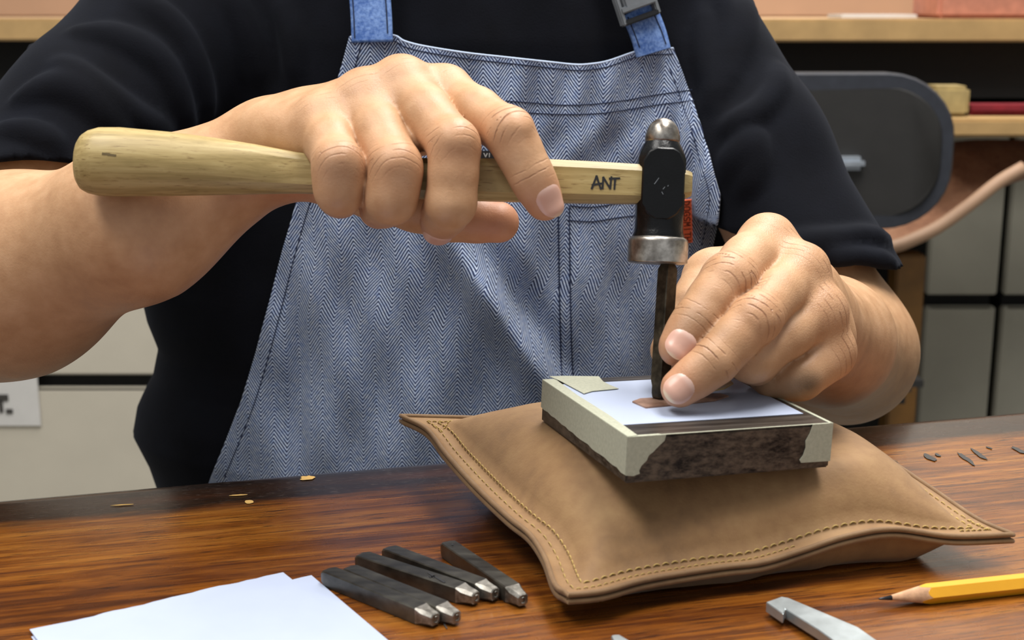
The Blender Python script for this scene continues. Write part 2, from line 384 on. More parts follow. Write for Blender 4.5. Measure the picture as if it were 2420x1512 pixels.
q = ony(2245, 230, 2.03); bgbox('straw_box', q.x, 2.05, zt, (.055, .06, .045), 'creambox', 'small straw-coloured box on the bench ledge behind the chair', 'box')
q = ony(2330, 240, 2.05); o = box('red_cloth', (q.x+.03, 2.07, zt+.008), (.12, .06, .016), 'red', bevel=.01); tag(o, 'folded red cloth lying on the bench ledge', 'cloth')
q = ony(2330, 20, 2.2); bgbox('terracotta_box', q.x+.05, 2.19, 1.0032, (.30, .14, .045), 'pinkbox', 'flat terracotta card box on the pale back bench', 'box')
q = ony(2080, 10, 2.2); tag(box('folded_paper', (q.x, 2.25, 1.003+.003), (.12, .1, .006), 'label', bevel=.001), 'pale folded paper lying on the back bench beside terracotta box', 'paper')
# office chair seen from behind
def rrect(cx, cz, w, h, r, n=8):
    out = []
    for sx, sz, a0 in ((1, 1, 0), (-1, 1, 90), (-1, -1, 180), (1, -1, 270)):
        for k in range(n+1):
            a = math.radians(a0+90*k/n); out.append((cx+sx*(w/2-r)+r*math.cos(a), cz+sz*(h/2-r)+r*math.sin(a)))
    return out
yc = 1.82; A = ony(2240, 360, yc); T = ony(2000, 172, yc); Bt = ony(2000, 540, yc); xr = A.x; wch = .40; cx = xr-wch/2; cz = (T.z+Bt.z)/2; hh = T.z-Bt.z
e = empty('task_chair', (cx, yc+.25, 0), 'grey task chair with rounded black-rimmed backrest facing the back bench', 'chair')
def slab(name, ol, y0, y1, mat, bow=.0, r=.0):
    n = len(ol); rings = []
    for t in (0, .15, .85, 1):
        k = 1-.02*(1 if t in (0, 1) else 0)
        rings.append([Vector(((x-cx)*k+cx, y0+(y1-y0)*t+bow*((x-cx)/(wch/2))**2, (z-cz)*k+cz)) for x, z in ol])
    V, F = loft(rings); return fixn(mesh(name, V, F, mat, e, smooth=True, autosmooth=50))
slab('back_rim', rrect(cx, cz, wch, hh, .085), yc, yc+.045, 'chairrim', -.03)
slab('back_shell', rrect(cx, cz, wch-.035, hh-.035, .07), yc-.008, yc+.02, 'chairgrey', -.03)
q = ony(2010, 385, yc-.03)
box('back_bracket', (q.x-.02, yc-.028, q.z), (.075, .03, .018), 'lightgrey', e, .006)
box('bracket_pad', (q.x-.02, yc-.012, q.z-.012), (.10, .014, .035), 'black', e, .004)
tube('back_post', [(cx, yc-.02, q.z-.02), (cx, yc-.05, cz-.2), (cx, yc-.03, .47), (cx, yc+.2, .45)], .014, 'black', e)
box('seat', (cx, yc+.24, .49), (.42, .40, .06), 'chairgrey', e, .025)
tube('gas_column', [(cx, yc+.24, .10), (cx, yc+.24, .46)], .024, 'black', e)
for k in range(5):
    a = 2*math.pi*k/5+.3; tip = (cx+.27*math.cos(a), yc+.24+.27*math.sin(a), .065)
    tube('base_arm', [(cx, yc+.24, .11), tip], [.022, .015], 'black', e)
    lathe('caster', [(-.012, .0), (-.012, .024), (.012, .024), (.012, .0)], Vector((tip[0], tip[1], .0245)), Vector((math.sin(a), -math.cos(a), 0)), 'black', e, n=14)
# ------------------------------------------------------------------ workbench
E0 = onz(0, 1172, BENCH); E1 = onz(2420, 965, BENCH)
bdir = (E1-E0); bdir.z = 0; bdir.normalize(); bang = math.atan2(bdir.y, bdir.x); bnrm = Vector((-bdir.y, bdir.x, 0))
bmid = (E0+E1)/2
bench = empty('workbench', (bmid.x, bmid.y, 0), 'varnished reddish-brown wooden workbench with dark worn far edge', 'workbench', rot=(0, 0, bang))
BL, BW = 1.9, .62; SW = .012
# local: x along the far edge, y=0 at far edge, -y towards the camera
def lbox(name, c, s, mat, bevel): return box(name, c, s, mat, bench, bevel, world=False)
lbox('tabletop', (0, -SW-(BW-SW)/2, BENCH-.018), (BL, BW-SW, .036), 'bench', 0)
rings = []
prof = [(-SW, 0), (-.009, 0), (-.004, -.0012), (-.001, -.004), (0, -.009), (0, -.030), (-.002, -.034), (-.006, -.036), (-SW, -.036)]
V, F = loft([[(x, y, BENCH+z) for y, z in prof] for x in (-BL/2, -BL/4, 0, BL/4, BL/2)])
fixn(mesh('edge_strip', V, F, 'bench', bench, smooth=True, autosmooth=50, world=False))
for x in (-BL/2+.08, BL/2-.08):
    for y in (-.08, -BW+.06): lbox('leg', (x, y, .382), (.06, .06, .764), 'bench', .003)
for y in (-.08, -BW+.06): lbox('rail', (0, y, .70), (BL-.22, .022, .09), 'bench', .002)
def blob(name, px, py, w, h, mat, ang=0, z=BENCH+.0003, seed=0, n=14, parent=bench, jag=.25):
    """flat worn or inked spot on the bench, w x h in pixels of the photograph"""
    rnd = random.Random(seed); pts = []
    for k in range(n):
        a = 2*math.pi*k/n; r = 1-jag*rnd.random(); x = w/2*r*math.cos(a); y = h/2*r*math.sin(a)
        c, s = math.cos(ang), math.sin(ang); pts.append(onz(px+x*c-y*s, py+x*s+y*c, z))
    return prism(name, pts, (0, 0, .00015), mat, parent)
blob('bare_wood_chip', 727, 1129, 42, 13, 'chip', -.07, seed=3, jag=.45); blob('bare_wood_chip', 588, 1186, 24, 9, 'chip', 0, seed=4)
blob('bare_wood_chip', 564, 1170, 50, 3, 'chip', -.05, seed=5); blob('bare_wood_chip', 290, 1193, 60, 2.5, 'chip', -.06, seed=9)
for i, (px, py, w, h, a) in enumerate(((2197, 1081, 46, 12, .45), (2216, 1075, 18, 6, .4), (2284, 1084, 62, 10, .6), (2314, 1074, 54, 9, .62), (2338, 1058, 20, 4, .3), (2408, 1064, 46, 9, .45), (1052, 1478, 22, 5, 1.0))):
    blob('ink_mark', px, py, w, h, 'inkgrey', a, seed=20+i, jag=.35)

# ------------------------------------------------------------------ leather sandbag
def side(pts, n): return catmull([onz(px, py, z) for px, py, z in pts], n)
NS = 61
sL = side([(1345, 1411, .811), (1312, 1388, .811), (1287, 1322, .813), (1252, 1268, .817), (1200, 1226, .819), (1120, 1150, .822), (1052, 1074, .825), (1008, 1018, .829), (947, 987, .832)], NS)   # front corner -> left corner
sF = side([(1345, 1411, .811), (1425, 1402, .811), (1530, 1374, .811), (1700, 1346, .811), (1800, 1334, .811), (1900, 1304, .813), (2000, 1272, .817), (2110, 1255, .818), (2250, 1272, .814), (2393, 1268, .812)], NS)  # front -> right
K = Vector((.142, .636, .818))
sR = catmull([onz(2393, 1268, .812), onz(2310, 1232, .815), onz(2210, 1165, .819), onz(2110, 1098, .820), K+Vector((.03, -.05, .0)), K], NS)     # right -> back corner
sB = catmull([Vector(sL[-1]), Vector(sL[-1])*.65+K*.35+Vector((0, -.006, .002)), Vector(sL[-1])*.35+K*.65+Vector((0, -.006, .002)), K], NS)       # left -> back
uu = np.linspace(0, 1, NS); U, Vv = np.meshgrid(uu, uu, indexing='ij')      # U along front (F->R), V along left (F->L)
def coons():
    P = np.zeros((NS, NS, 3))
    for k in range(3):
        c0 = sF[:, k][:, None]; c1 = sB[:, k][:, None]; d0 = sL[:, k][None, :]; d1 = sR[:, k][None, :]
        P[:, :, k] = (1-Vv)*c0+Vv*c1+(1-U)*d0+U*d1-((1-U)*(1-Vv)*sF[0, k]+U*(1-Vv)*sF[-1, k]+(1-U)*Vv*sL[-1, k]+U*Vv*sB[-1, k])
    return P
base = coons()
# the steel block (fitted pose)
BTL = Vector((.0430, .4789, CAMZ-.1553)); BW_, BH_ = .088, .0179
RB = Matrix.Rotation(math.radians(19.7), 3, 'Z') @ Matrix.Rotation(math.radians(2.5), 3, 'Y') @ Matrix.Rotation(math.radians(-.7), 3, 'X')
bx, by, bz = RB.col[0].copy(), RB.col[1].copy(), RB.col[2].copy()
bbot = BTL - bz*BH_
FL = .055
def wpro(t):
    q = np.clip((t-FL)/(1-2*FL), 0, 1); return np.clip(1-np.abs(2*q-1)**2.6, 0, 1)**.62
bul = wpro(U)*wpro(Vv)
top = base.copy(); top[:, :, 2] = base[:, :, 2]+.0010+bul*.034*(1-.28*U*Vv)
rnd = np.random.default_rng(4)
wr = sum(.0006*np.sin(U*a+Vv*b+c) for a, b, c in ((9, 14, 1), (17, -8, 2), (-12, 23, .5), (30, 11, 3)))
top[:, :, 2] += wr*bul
bpl = lambda X, Y: bbot.z - ((X-bbot.x)*bz.x+(Y-bbot.y)*bz.y)/bz.z
lim = bpl(top[:, :, 0], top[:, :, 1]); lx = (top[:, :, 0]-bbot.x)*bx.x+(top[:, :, 1]-bbot.y)*bx.y; ly = (top[:, :, 0]-bbot.x)*by.x+(top[:, :, 1]-bbot.y)*by.y
dout = np.maximum(np.maximum(-lx, lx-BW_), np.maximum(-ly, ly-BW_)); dout = np.maximum(dout, 0)
lim2 = lim - .0004 + (dout*.55)**1.5*.9
k = .004; hh_ = np.clip(k-np.abs(top[:, :, 2]-lim2), 0, None)/k
top[:, :, 2] = np.where(dout < .0015, np.minimum(top[:, :, 2], lim-.0003), np.minimum(top[:, :, 2], lim2)-hh_*hh_*k/4)
bot = base.copy(); bot[:, :, 2] = np.maximum(base[:, :, 2]-.0018-bul*.05, BENCH+.0006)
ctr = base[NS//2, NS//2]
bag = empty('leather_sandbag', (ctr[0], ctr[1], BENCH), 'tan leather sandbag pillow with cream stitching under the steel block', 'sandbag')
def sheet(name, P, flip, mat, thick):
    V = P.reshape(-1, 3); F = []
    for i in range(NS-1):
        for j in range(NS-1):
            a = i*NS+j; f = (a, a+NS, a+NS+1, a+1); F.append(f[::-1] if flip else f)
    o = mesh(name, V, F, mat, bag, smooth=True); m = o.modifiers.new('thick', 'SOLIDIFY'); m.thickness = thick; m.offset = -1; return o
sheet('top_panel', top, False, 'leather', .0012); sheet('bottom_panel', bot, True, 'leather', .0010)
loop = np.concatenate([sF[:-1], sR[:-1], sB[::-1][:-1], sL[::-1][:-1]])
tube('top_edge', loop+np.array([0, 0, .0009]), .00115, 'leatheredge', bag, 8, True)
tube('bottom_edge', loop+np.array([0, 0, -.0018]), .00115, 'leatheredge', bag, 8, True)
def surf(u, v):
    x = u*(NS-1); y = v*(NS-1); i = min(int(x), NS-2); j = min(int(y), NS-2); a = x-i; b = y-j
    return (top[i, j]*(1-a)+top[i+1, j]*a)*(1-b)+(top[i, j+1]*(1-a)+top[i+1, j+1]*a)*b
SV, SF = [], []
def stitch_row(f, n, r=.00030):
    for k in range(n):
        p = Vector(surf(*f((k+.14)/n))); q = Vector(surf(*f((k+.86)/n))); m = (p+q)/2; up = Vector((0, 0, .0005))
        V, F = tube_vf([p-up*.4, p*.7+q*.3+up, m+up*1.1, p*.3+q*.7+up, q-up*.4], r, 5); o = len(SV); SV.extend(V); SF.extend([tuple(i+o for i in f_) for f_ in F])
I1 = .052; 
for f in (lambda t: (I1+(1-2*I1)*t, I1), lambda t: (I1+(1-2*I1)*t, 1-I1), lambda t: (I1, I1+(1-2*I1)*t), lambda t: (1-I1, I1+(1-2*I1)*t)): stitch_row(f, 44)
I2 = .026
for f in (lambda t: (I2+(.5)*t, I2), lambda t: (I2, I2+(.9)*t), lambda t: (1-I2, I2+.9*t)): stitch_row(f, 34, .00022)
for f in (lambda t: (.03, .95-.07*t), lambda t: (.03+.07*t, .955), lambda t: (.04+.05*t, .90+.05*t), lambda t: (.97, .03+.07*t), lambda t: (.90+.07*t, .035)): stitch_row(f, 5)
tag(mesh('stitching', SV, SF, 'thread', bag, smooth=True), kind='stuff')

# ------------------------------------------------------------------ steel bench block with taped paper
blk = empty('steel_block', bbot + bx*BW_/2 + by*BW_/2, 'dark pitted steel bench block edged with masking tape on the sandbag', 'bench block', rot=RB.to_euler())
def bl(x, y, z): return BTL + bx*x + by*y + bz*z          # x,y over the top face from the front left corner, z up from the top
V, F = box_vf((0, 0, 0), (1, 1, 1)); V = [bl((v.x+.5)*BW_, (v.y+.5)*BW_, (v.z-.5)*BH_) for v in V]
bev(mesh('block_body', V, F, 'block', blk), .0007)
T = .00025
def flat(name, pts, mat, off, nrm, parent=blk, th=.0002):
    return prism(name, [p+nrm*off for p in pts], nrm*th, mat, parent)
flat('ground_face', [bl(.001, .0012, 0), bl(BW_-.001, .0012, 0), bl(BW_-.001, BW_-.001, 0), bl(.001, BW_-.001, 0)], 'blocktop', 0, bz, th=.00008)
flat('taped_paper', [bl(.0045, .0155, 0), bl(BW_-.004, .0150, 0), bl(BW_-.003, BW_-.009, 0), bl(.004, BW_-.009, 0)], 'paper', .0001, bz)
R_ = random.Random(7)
def torn(a, b, n, amp, nrm):
    return [a+(b-a)*(i/n)+nrm*amp*(R_.random()-.5)*(0 if i in (0, n) else 2) for i in range(n+1)]
# side tape along the left face, folded over the top and round the front corner
flat('tape_side', [bl(0, .0, .0003)] + [bl(0, BW_, .0003), bl(0, BW_+.0003, -.0118)] + torn(bl(0, BW_, -.0118), bl(0, 0, -.0145), 22, .0004, bz)[1:], 'tape', .0001, -bx)
flat('tape_top_edge', [bl(-.0002, 0, 0), bl(.0042, .0006, 0), bl(.0052, .03, 0), bl(.0046, .06, 0), bl(.0055, BW_, 0), bl(-.0002, BW_, 0)], 'tape', .0003, bz)
flat('tape_corner', [bl(-.0002, 0, .0003), bl(.0155, 0, .0003), bl(.0150, 0, -.0020), bl(.0125, 0, -.0042), bl(.0105, 0, -.0062), bl(.0088, 0, -.0074), bl(.0080, 0, -.0094), bl(.0060, 0, -.0112), bl(.0052, 0, -.0130), bl(.0055, 0, -.0142), bl(.003, 0, -.0150), bl(-.0002, 0, -.0146)], 'tape', .0001, -by)
flat('tape_corner', [bl(BW_+.0002, 0, .0003), bl(BW_+.0002, 0, -.0152), bl(BW_-.0130, 0, -.0150), bl(BW_-.0138, 0, -.0138), bl(BW_-.0124, 0, -.0120), bl(BW_-.0115, 0, -.0090), bl(BW_-.0118, 0, -.0062), bl(BW_-.0102, 0, -.0034), bl(BW_-.0090, 0, .0003)], 'tape', .0001, -by)
flat('tape_rim', [bl(0, 0, 0), bl(BW_, 0, 0), bl(BW_, .0007, 0), bl(.014, .0007, 0), bl(.013, .0016, 0), bl(0, .0016, 0)], 'tape', .00012, bz)
flat('tape_rim', [bl(BW_, 0, 0), bl(BW_, BW_, 0), bl(BW_-.0016, BW_, 0), bl(BW_-.0012, 0, 0)], 'tape', .00012, bz)
flat('tape_side', [bl(BW_, 0, .0003), bl(BW_, BW_, .0003), bl(BW_, BW_, -.0118), bl(BW_, 0, -.0150)], 'tape', .0001, bx)
def btop(px, py, off=0.0): return onplane(px, py, BTL+bz*off, bz)
flat('tape_piece', [btop(px, py) for px, py in ((1298, 893), (1330, 892), (1415, 893), (1425, 905), (1440, 913), (1462, 922), (1400, 928), (1380, 934), (1322, 903))], 'tape', .0006, bz)

# copper strip under the stamp, brass strip under the finger
def strip(name, pts, mat, off, label, th=.0006):
    P = [btop(*p)+bz*off for p in pts]; c = sum(P, Vector())/len(P)
    e = prism(name, P, bz*th, mat); return tag(e, label, 'metal strip')
strip('copper_strip', ((1494, 953), (1513, 946), (1568, 943), (1640, 938), (1700, 934), (1722, 940), (1690, 950), (1600, 960), (1526, 967)), 'copper', .00035, 'thin copper strip blank lying on the taped paper under the stamp')
a = btop(1608, 950, .004); q = onplane(1700, 905, BTL+bz*.0055, bz); 
def up(px, py, h): return onplane(px, py, BTL+bz*h, bz)
e = prism('brass_strip', [up(1628, 936, .0012), up(1660, 930, .0022), up(1712, 920, .0046), up(1733, 908, .0054), up(1722, 897, .0054), up(1660, 912, .003), up(1628, 928, .0012)], bz*.0006, 'brass')
tag(e, 'small brass strip tilted up beneath the middle finger', 'metal strip')

# ------------------------------------------------------------------ letter stamps on the bench
def stamp(p0, p1, mat, label, group=None, up=Vector((0, 0, 1)), wdt=.0066, roll=0.0, tipmat='stamptip', mark=None, tp=(.93, .80, .72, .62)):
    """p0: struck end, p1: letter end (axis points)"""
    ax = (p1-p0); L = ax.length; ax.normalize(); s = ax.cross(up).normalized(); u = s.cross(ax)
    s, u = s*math.cos(roll)+u*math.sin(roll), u*math.cos(roll)-s*math.sin(roll)
    e = empty('letter_stamp', p0+ax*L*.5-up*(wdt/2 if roll == 0 else 0), label, 'letter stamp', group)
    def sq(z, h, c):      # chamfered square section
        o = [(h, h-c), (h-c, h), (-h+c, h), (-h, h-c), (-h, -h+c), (-h+c, -h), (h-c, -h), (h, -h+c)]
        return [p0+ax*z+s*x+u*y for x, y in o]
    h = wdt/2
    V, F = loft([sq(0, h*.62, h*.22), sq(.0006, h*.76, h*.25), sq(.0032, h, h*.12), sq(L-.0075, h, h*.12)])
    fixn(mesh('shank', V, F, mat, e, smooth=True, autosmooth=30))
    V, F = loft([sq(L-.0075, h*.995, h*.12), sq(L-.0050, h*tp[0], h*.34*tp[0]/.86), sq(L-.0022, h*tp[1], h*.34), sq(L-.0004, h*tp[2], h*.30), sq(L, h*tp[3], h*.26)])
    t = fixn(mesh('tip', V, F, tipmat, e, smooth=True, autosmooth=30))
    g = []
    for k in range(9):
        a = math.pi*(.25+1.5*k/8); g.append(p0+ax*(L+.0002)+s*(.0009*math.cos(a))+u*(.0012*math.sin(a)))
    tube('letter_relief', g, .00028, 'stamptip', t, 5)
    if mark:
        for (x0, y0), (x1, y1) in mark:
            a = p0+ax*x0+s*y0+u*(h+.0001); b = p0+ax*x1+s*y1+u*(h+.0001); d = (b-a).normalized().cross(u)*.00045
            prism('ink_mark', [a-d, b-d, b+d, a+d], u*.00012, 'ink', e)
    return e
zc = BENCH+.0033; zt = BENCH+.0062
SP = [((768, 1358), (1036, 1466), 'steel letter stamp lying nearest the white paper', None, 0),
      ((818, 1353), (1092, 1464), 'steel letter stamp lying against the one beside the paper', None, 0),
      ((847, 1322), (1136, 1416), 'steel letter stamp with a black ink mark on its upper face', [((.036, -.001), (.047, .0022)), ((.040, -.0002), (.0395, .0022)), ((.041, .0010), (.0385, .0012))], 0),
      ((911, 1306), (1187, 1410), 'steel letter stamp lying behind the ink-marked stamp', None, 0),
      ((1052, 1292), (1236, 1418), 'steel letter stamp lying askew, closest to the sandbag', [((.0062, .0000), (.0072, .0006))], 0)]
for (a, b, lb, mk, rl) in SP:
    p0 = onz(a[0], a[1], zc); p1 = onz(b[0], b[1], zc); d = (p1-p0).normalized(); stamp(p0, p0+d*.0605, 'stamp', lb, 'letter stamps lying on the bench', mark=mk)

# ------------------------------------------------------------------ sheets of paper
def sheetpaper(name, c0, pL, pR, depth, z, label, seed):
    """c0: far corner, pL: end of the far edge, pR: a point on the right edge"""
    r = random.Random(seed); A = onz(*c0, z); B = onz(*pL, z); C = onz(*pR, z); dr = (C-A).normalized()*depth
    n = 26; far = [B+(A-B)*(i/n) for i in range(n+1)]; pr = (A-B).cross(Vector((0, 0, 1))).normalized(); off = 0
    for i in range(1, n): off = .7*off+(r.random()-.5)*.0012; far[i] = far[i]+pr*off
    return tag(prism(name, far+[A+dr, B+dr], (0, 0, .00022), 'paper'), label, 'paper')
sheetpaper('paper_sheet', (736, 1360), (74, 1505), (914, 1511), .16, BENCH+.00045, 'lower white paper sheet peeking out beneath another sheet', 3)
sheetpaper('paper_sheet', (669, 1353), (70, 1488), (868, 1511), .15, BENCH+.0012, 'upper white paper sheet with a torn edge beside the letter stamps', 5)

# ------------------------------------------------------------------ pencil
rp = .0039; p0 = onz(2076, 1427, BENCH+.0016); p1 = onz(2420, 1377, BENCH+rp)
ax = (p1-p0).normalized(); ax = Vector((ax.x, ax.y, 0)).normalized(); tip = Vector((p0.x, p0.y, BENCH+rp*.93)); s_, u_ = frame_of(ax)
pen = empty('pencil', (tip.x+ax.x*.09, tip.y+ax.y*.09, BENCH), 'yellow hexagonal pencil with sharpened wooden tip on the bench', 'pencil')
tana = rp/.0205; nn = 48
def pr(z, r): return [tip+ax*z+s_*(r*math.cos(2*math.pi*k/nn))+u_*(r*math.sin(2*math.pi*k/nn)) for k in range(nn)]
def hexr(a): a = (a % (math.pi/3))-math.pi/6; return rp*.866/math.cos(a)*1.0
V, F = loft([pr(-.0002, .00015), pr(.0004, .0004), pr(.0052, .0052*tana)]); fixn(mesh('lead', V, F, 'lead', pen, smooth=True))
hx = [hexr(2*math.pi*k/nn) for k in range(nn)]
def hp(zf, sc=1.0): return [tip+ax*zf(k)+s_*(hx[k]*sc*math.cos(2*math.pi*k/nn))+u_*(hx[k]*sc*math.sin(2*math.pi*k/nn)) for k in range(nn)]
V, F = loft([pr(.0052, .0052*tana), hp(lambda k: hx[k]/tana+(.0012*math.sin(3*2*math.pi*k/nn)), .985)], cap=False); fixn(mesh('wood_cone', V, F, 'pwood', pen, smooth=True))
V, F = loft([hp(lambda k: hx[k]/tana+(.0012*math.sin(3*2*math.pi*k/nn)), .97), hp(lambda k: hx[k]/tana+.0002+(.0012*math.sin(3*2*math.pi*k/nn))), hp(lambda k: .165)])
fixn(mesh('barrel', V, F, 'pyellow', pen, smooth=True, autosmooth=25))
lathe('eraser', [(.165, rp*.9), (.172, rp*.95), (.180, rp*.9), (.182, rp*.6)], tip, ax, 'pinkbox', pen, 18)
nick = onz(2312, 1381, BENCH+2*rp)
# ------------------------------------------------------------------ caliper
zt = BENCH+.0058; th = .0040
cal = empty('caliper', onz(1750, 1600, BENCH), 'satin steel caliper with two pointed jaws lying in front of sandbag', 'caliper')
prism('jaw', [onz(px, py, zt) for px, py in ((1810, 1422), (1847, 1409), (1864, 1412), (2028, 1481), (2075, 1514), (2120, 1580), (2040, 1590), (1967, 1511), (1931, 1485), (1856, 1438), (1851, 1450))], (0, 0, -th), 'caliper', cal, .0003)
prism('jaw', [onz(px, py, zt) for px, py in ((1444, 1501), (1452, 1499), (1464, 1499), (1500, 1520), (1560, 1590), (1490, 1600), (1462, 1540))], (0, 0, -th), 'caliper', cal, .0003)
prism('beam', [onz(px, py, zt+.0004) for px, py in ((1380, 1590), (2600, 1560), (2620, 1640), (1380, 1680))], (0, 0, -th-.0008), 'caliper', cal, .0004)
prism('slider', [onz(px, py, zt+.0018) for px, py in ((1900, 1578), (2250, 1570), (2260, 1690), (1910, 1700))], (0, 0, -.0074), 'caliper', cal, .0004)
# ------------------------------------------------------------------ held stamp and hammer
spt = btop(1558, 947) + bz*.0010
SD = (spt-CAM).dot(FWD)                      # depth of the stamp
stop = at(1579, 619, SD+.002)
stamp(stop, spt, 'stampdark', 'dark upright letter stamp pinched between the fingers under the hammer', up=-FWD, wdt=.0060, roll=math.radians(38), tipmat='stampdark', tp=(.98, .95, .84, .70))
HD = SD+.002
hax = (at(1568, 280, HD)-at(1553, 624, HD)); HLn = hax.length; hax.normalize()
h0 = at(1553, 623, HD)                       # centre of the striking face
hdl = (at(1515, 434, HD)-at(185, 383, HD-.004)).normalized(); hdl = (hdl - hax*hdl.dot(hax)*0).normalized()
ham = empty('ball_peen_hammer', h0, 'small ball-peen hammer with black head and pale wooden handle held over the stamp', 'hammer')
sc = HD/FPX                                  # metres per pixel at the head
side = (RGT - hax*RGT.dot(hax)).normalized(); frt = (-FWD - hax*(-FWD).dot(hax)); frt = (frt - side*frt.dot(side)).normalized()
def ring(z, rx, ry, sup=2.0, n=48, cx=0.0):
    out = []
    for k in range(n):
        a = 2*math.pi*k/n; c, s = math.cos(a), math.sin(a)
        r = (abs(c)**sup+abs(s)**sup)**(-1/sup); out.append(h0+hax*(z*sc)+side*((rx*c*r+cx)*sc)+frt*(ry*s*r*sc))
    return out
def octr(z, R, cut, n=48):                   # octagonal section: R = half width, cut blends round (0) to octagon (1)
    out = []
    for k in range(n):
        a = 2*math.pi*k/n; b = ((a+math.pi/8) % (math.pi/4))-math.pi/8; o = math.cos(math.pi/8)/math.cos(b)*1.0
        r = R*((1-cut)+cut*o/math.cos(math.pi/8)*1.0); out.append(h0+hax*(z*sc)+side*(r*math.cos(a)*sc)+frt*(r*math.sin(a)*sc))
    return out
V, F = loft([ring(0, 60, 60), ring(1, 67, 67), ring(3.5, 71, 71), ring(50, 71, 71), ring(56, 70, 70), ring(60, 66, 66), ring(63, 60, 60)])
fixn(mesh('striking_face', V, F, 'hsteel', ham, smooth=True, autosmooth=40))
V, F = loft([ring(59, 61, 61), ring(66, 61, 61), ring(74, 58, 58), ring(84, 57, 57), octr(105, 56, .5), octr(125, 55.5, 1), octr(245, 55.5, 1), octr(258, 53, .7), ring(268, 50, 50), ring(280, 44, 44), ring(287, 40, 40)])
fixn(mesh('head_body', V, F, 'hblack', ham, smooth=True, autosmooth=28))
# flat painted cheeks with clipped corners
for sg in (1, -1):
    ol = [(-34, 112), (-50, 135), (-50, 232), (-36, 258), (-18, 268), (22, 268), (38, 258), (50, 232), (50, 135), (34, 112), (14, 100), (-14, 100)]
    prism('cheek', [h0+hax*(z*sc)+side*(x*sc)+frt*(sg*50*sc) for x, z in ol], frt*(sg*8*sc), 'hblack', ham, .0006)
V, F = loft([ring(284, 36, 36), ring(287, 40, 40), ring(291, 41.5, 41.5), ring(302, 41, 41), ring(314, 38, 38), ring(325, 33, 33), ring(334, 25.5, 25.5), ring(340, 17, 17), ring(343.5, 8, 8), ring(344.5, 2, 2)])
fixn(mesh('ball_peen', V, F, 'hsteel', ham, smooth=True, autosmooth=60))
def ckp(px, py): return h0+hax*((623-py)*sc)+side*((px-1558-(623-py)*.046)*sc)+frt*(58*sc)
strokes_todo = [((1546, 441), (1556, 427)), ((1566, 452), (1570, 447)), ((1577, 445), (1578, 443)), ((1563, 459), (1566, 464))]
# handle: top / bottom outlines in the photograph along its length
HA = at(184, 383, HD-.004); HB = at(1634, 437, HD)
hx_ = (HB-HA); HL = hx_.length; hx_.normalize(); hup = (hax - hx_*hax.dot(hx_)).normalized(); hfr = hx_.cross(hup).normalized()
if hfr.dot(FWD) > 0: hfr = -hfr
prof = [(184, 343, 418), (187, 330, 436), (195, 318, 448), (210, 308, 456), (235, 301, 462), (280, 301, 464), (400, 312, 463), (500, 325, 461), (600, 341, 459), (700, 360, 457), (780, 369, 459), (900, 374, 464), (1020, 376, 470), (1150, 377, 474), (1300, 379, 478), (1420, 385, 480), (1500, 390, 481), (1512, 391, 481), (1520, 400, 476), (1612, 402, 470), (1624, 405, 468), (1633, 409, 464)]
OC = [(1, -.64), (1, .64), (.6, 1), (-.6, 1), (-1, .64), (-1, -.64), (-.6, -1), (.6, -1)]
OCT = [(OC[i][0]*(1-k/4)+OC[(i+1) % 8][0]*k/4, OC[i][1]*(1-k/4)+OC[(i+1) % 8][1]*k/4) for i in range(8) for k in range(4)]
def hring(px, t, b):
    z = (px-184)/(1634-184)*HL; ctr = HA+hx_*z; yc = 383+(px-184)*(437-383)/(1634-184)
    hh = (b-t)/2*sc; off = (yc-(t+b)/2)*sc; w = hh*(.92 if px < 700 else .80); oct_ = min(1, max(0, (px-500)/350)); out = []
    for x, y in OCT:
        m = math.hypot(x, y); x = x/m*(1-oct_)+x*oct_; y = y/m*(1-oct_)+y*oct_
        out.append(ctr+hup*(off+hh*y)+hfr*(w*x))
    return out
V, F = loft([hring(*p) for p in prof])
def mesh_axis(name, V, F, mat, parent, org, X, Y, Z, **kw):
    """mesh whose local X runs along the grain"""
    Mx = Matrix((X, Y, Z)).transposed().to_4x4(); Mx.translation = org; inv = Mx.inverted()
    o = mesh(name, [inv @ Vector(v) for v in V], F, mat, None, **kw); bpy.context.view_layer.update()
    o.parent = parent; o.matrix_parent_inverse = parent.matrix_world.inverted(); o.matrix_world = Mx; return o
hnd = fixn(mesh_axis('handle', V, F, 'handle', ham, HA, hx_, hup, hx_.cross(hup), smooth=True, autosmooth=24))
# hand-lettered ANT on the front facet
def hpt(px, py, off=.00012):
    z = (px-184)/(1634-184)*HL; yc = 383+(px-184)*(437-383)/(1634-184); return HA+hx_*z+hup*((yc-py)*sc)+hfr*(off+.80*sc*float(np.interp(px, [p[0] for p in prof], [(p[2]-p[1])/2 for p in prof])))
def strokes(name, L, w, mat, parent, fn, nrm):
    V = []; F = []
    for a, b in L:
        A, B = fn(*a), fn(*b); d = (B-A).normalized(); n = d.cross(nrm)*w; A = A-d*w*.6; B = B+d*w*.6; o = len(V)
        q = [A-n, B-n*.8, B+n*.8, A+n]; V += [p-nrm*.0004 for p in q]+[p+nrm*.0001 for p in q]
        F += [tuple(i+o for i in f) for f in ((0, 1, 2, 3), (7, 6, 5, 4), (0, 4, 5, 1), (1, 5, 6, 2), (2, 6, 7, 3), (3, 7, 4, 0))]
    return fixn(mesh(name, V, F, mat, parent))
strokes('lettering', [((1395, 449), (1405, 420)), ((1405, 420), (1416, 450)), ((1396, 441), (1418, 437)), ((1420, 449), (1421, 423)), ((1421, 423), (1438, 449)), ((1438, 449), (1440, 422)), ((1436, 426), (1459, 425)), ((1449, 426), (1448, 450))], 2.6*sc, 'ink', hnd, hpt, hfr)
strokes('scratch', strokes_todo, .9*sc, 'greyplastic', ham, ckp, frt)
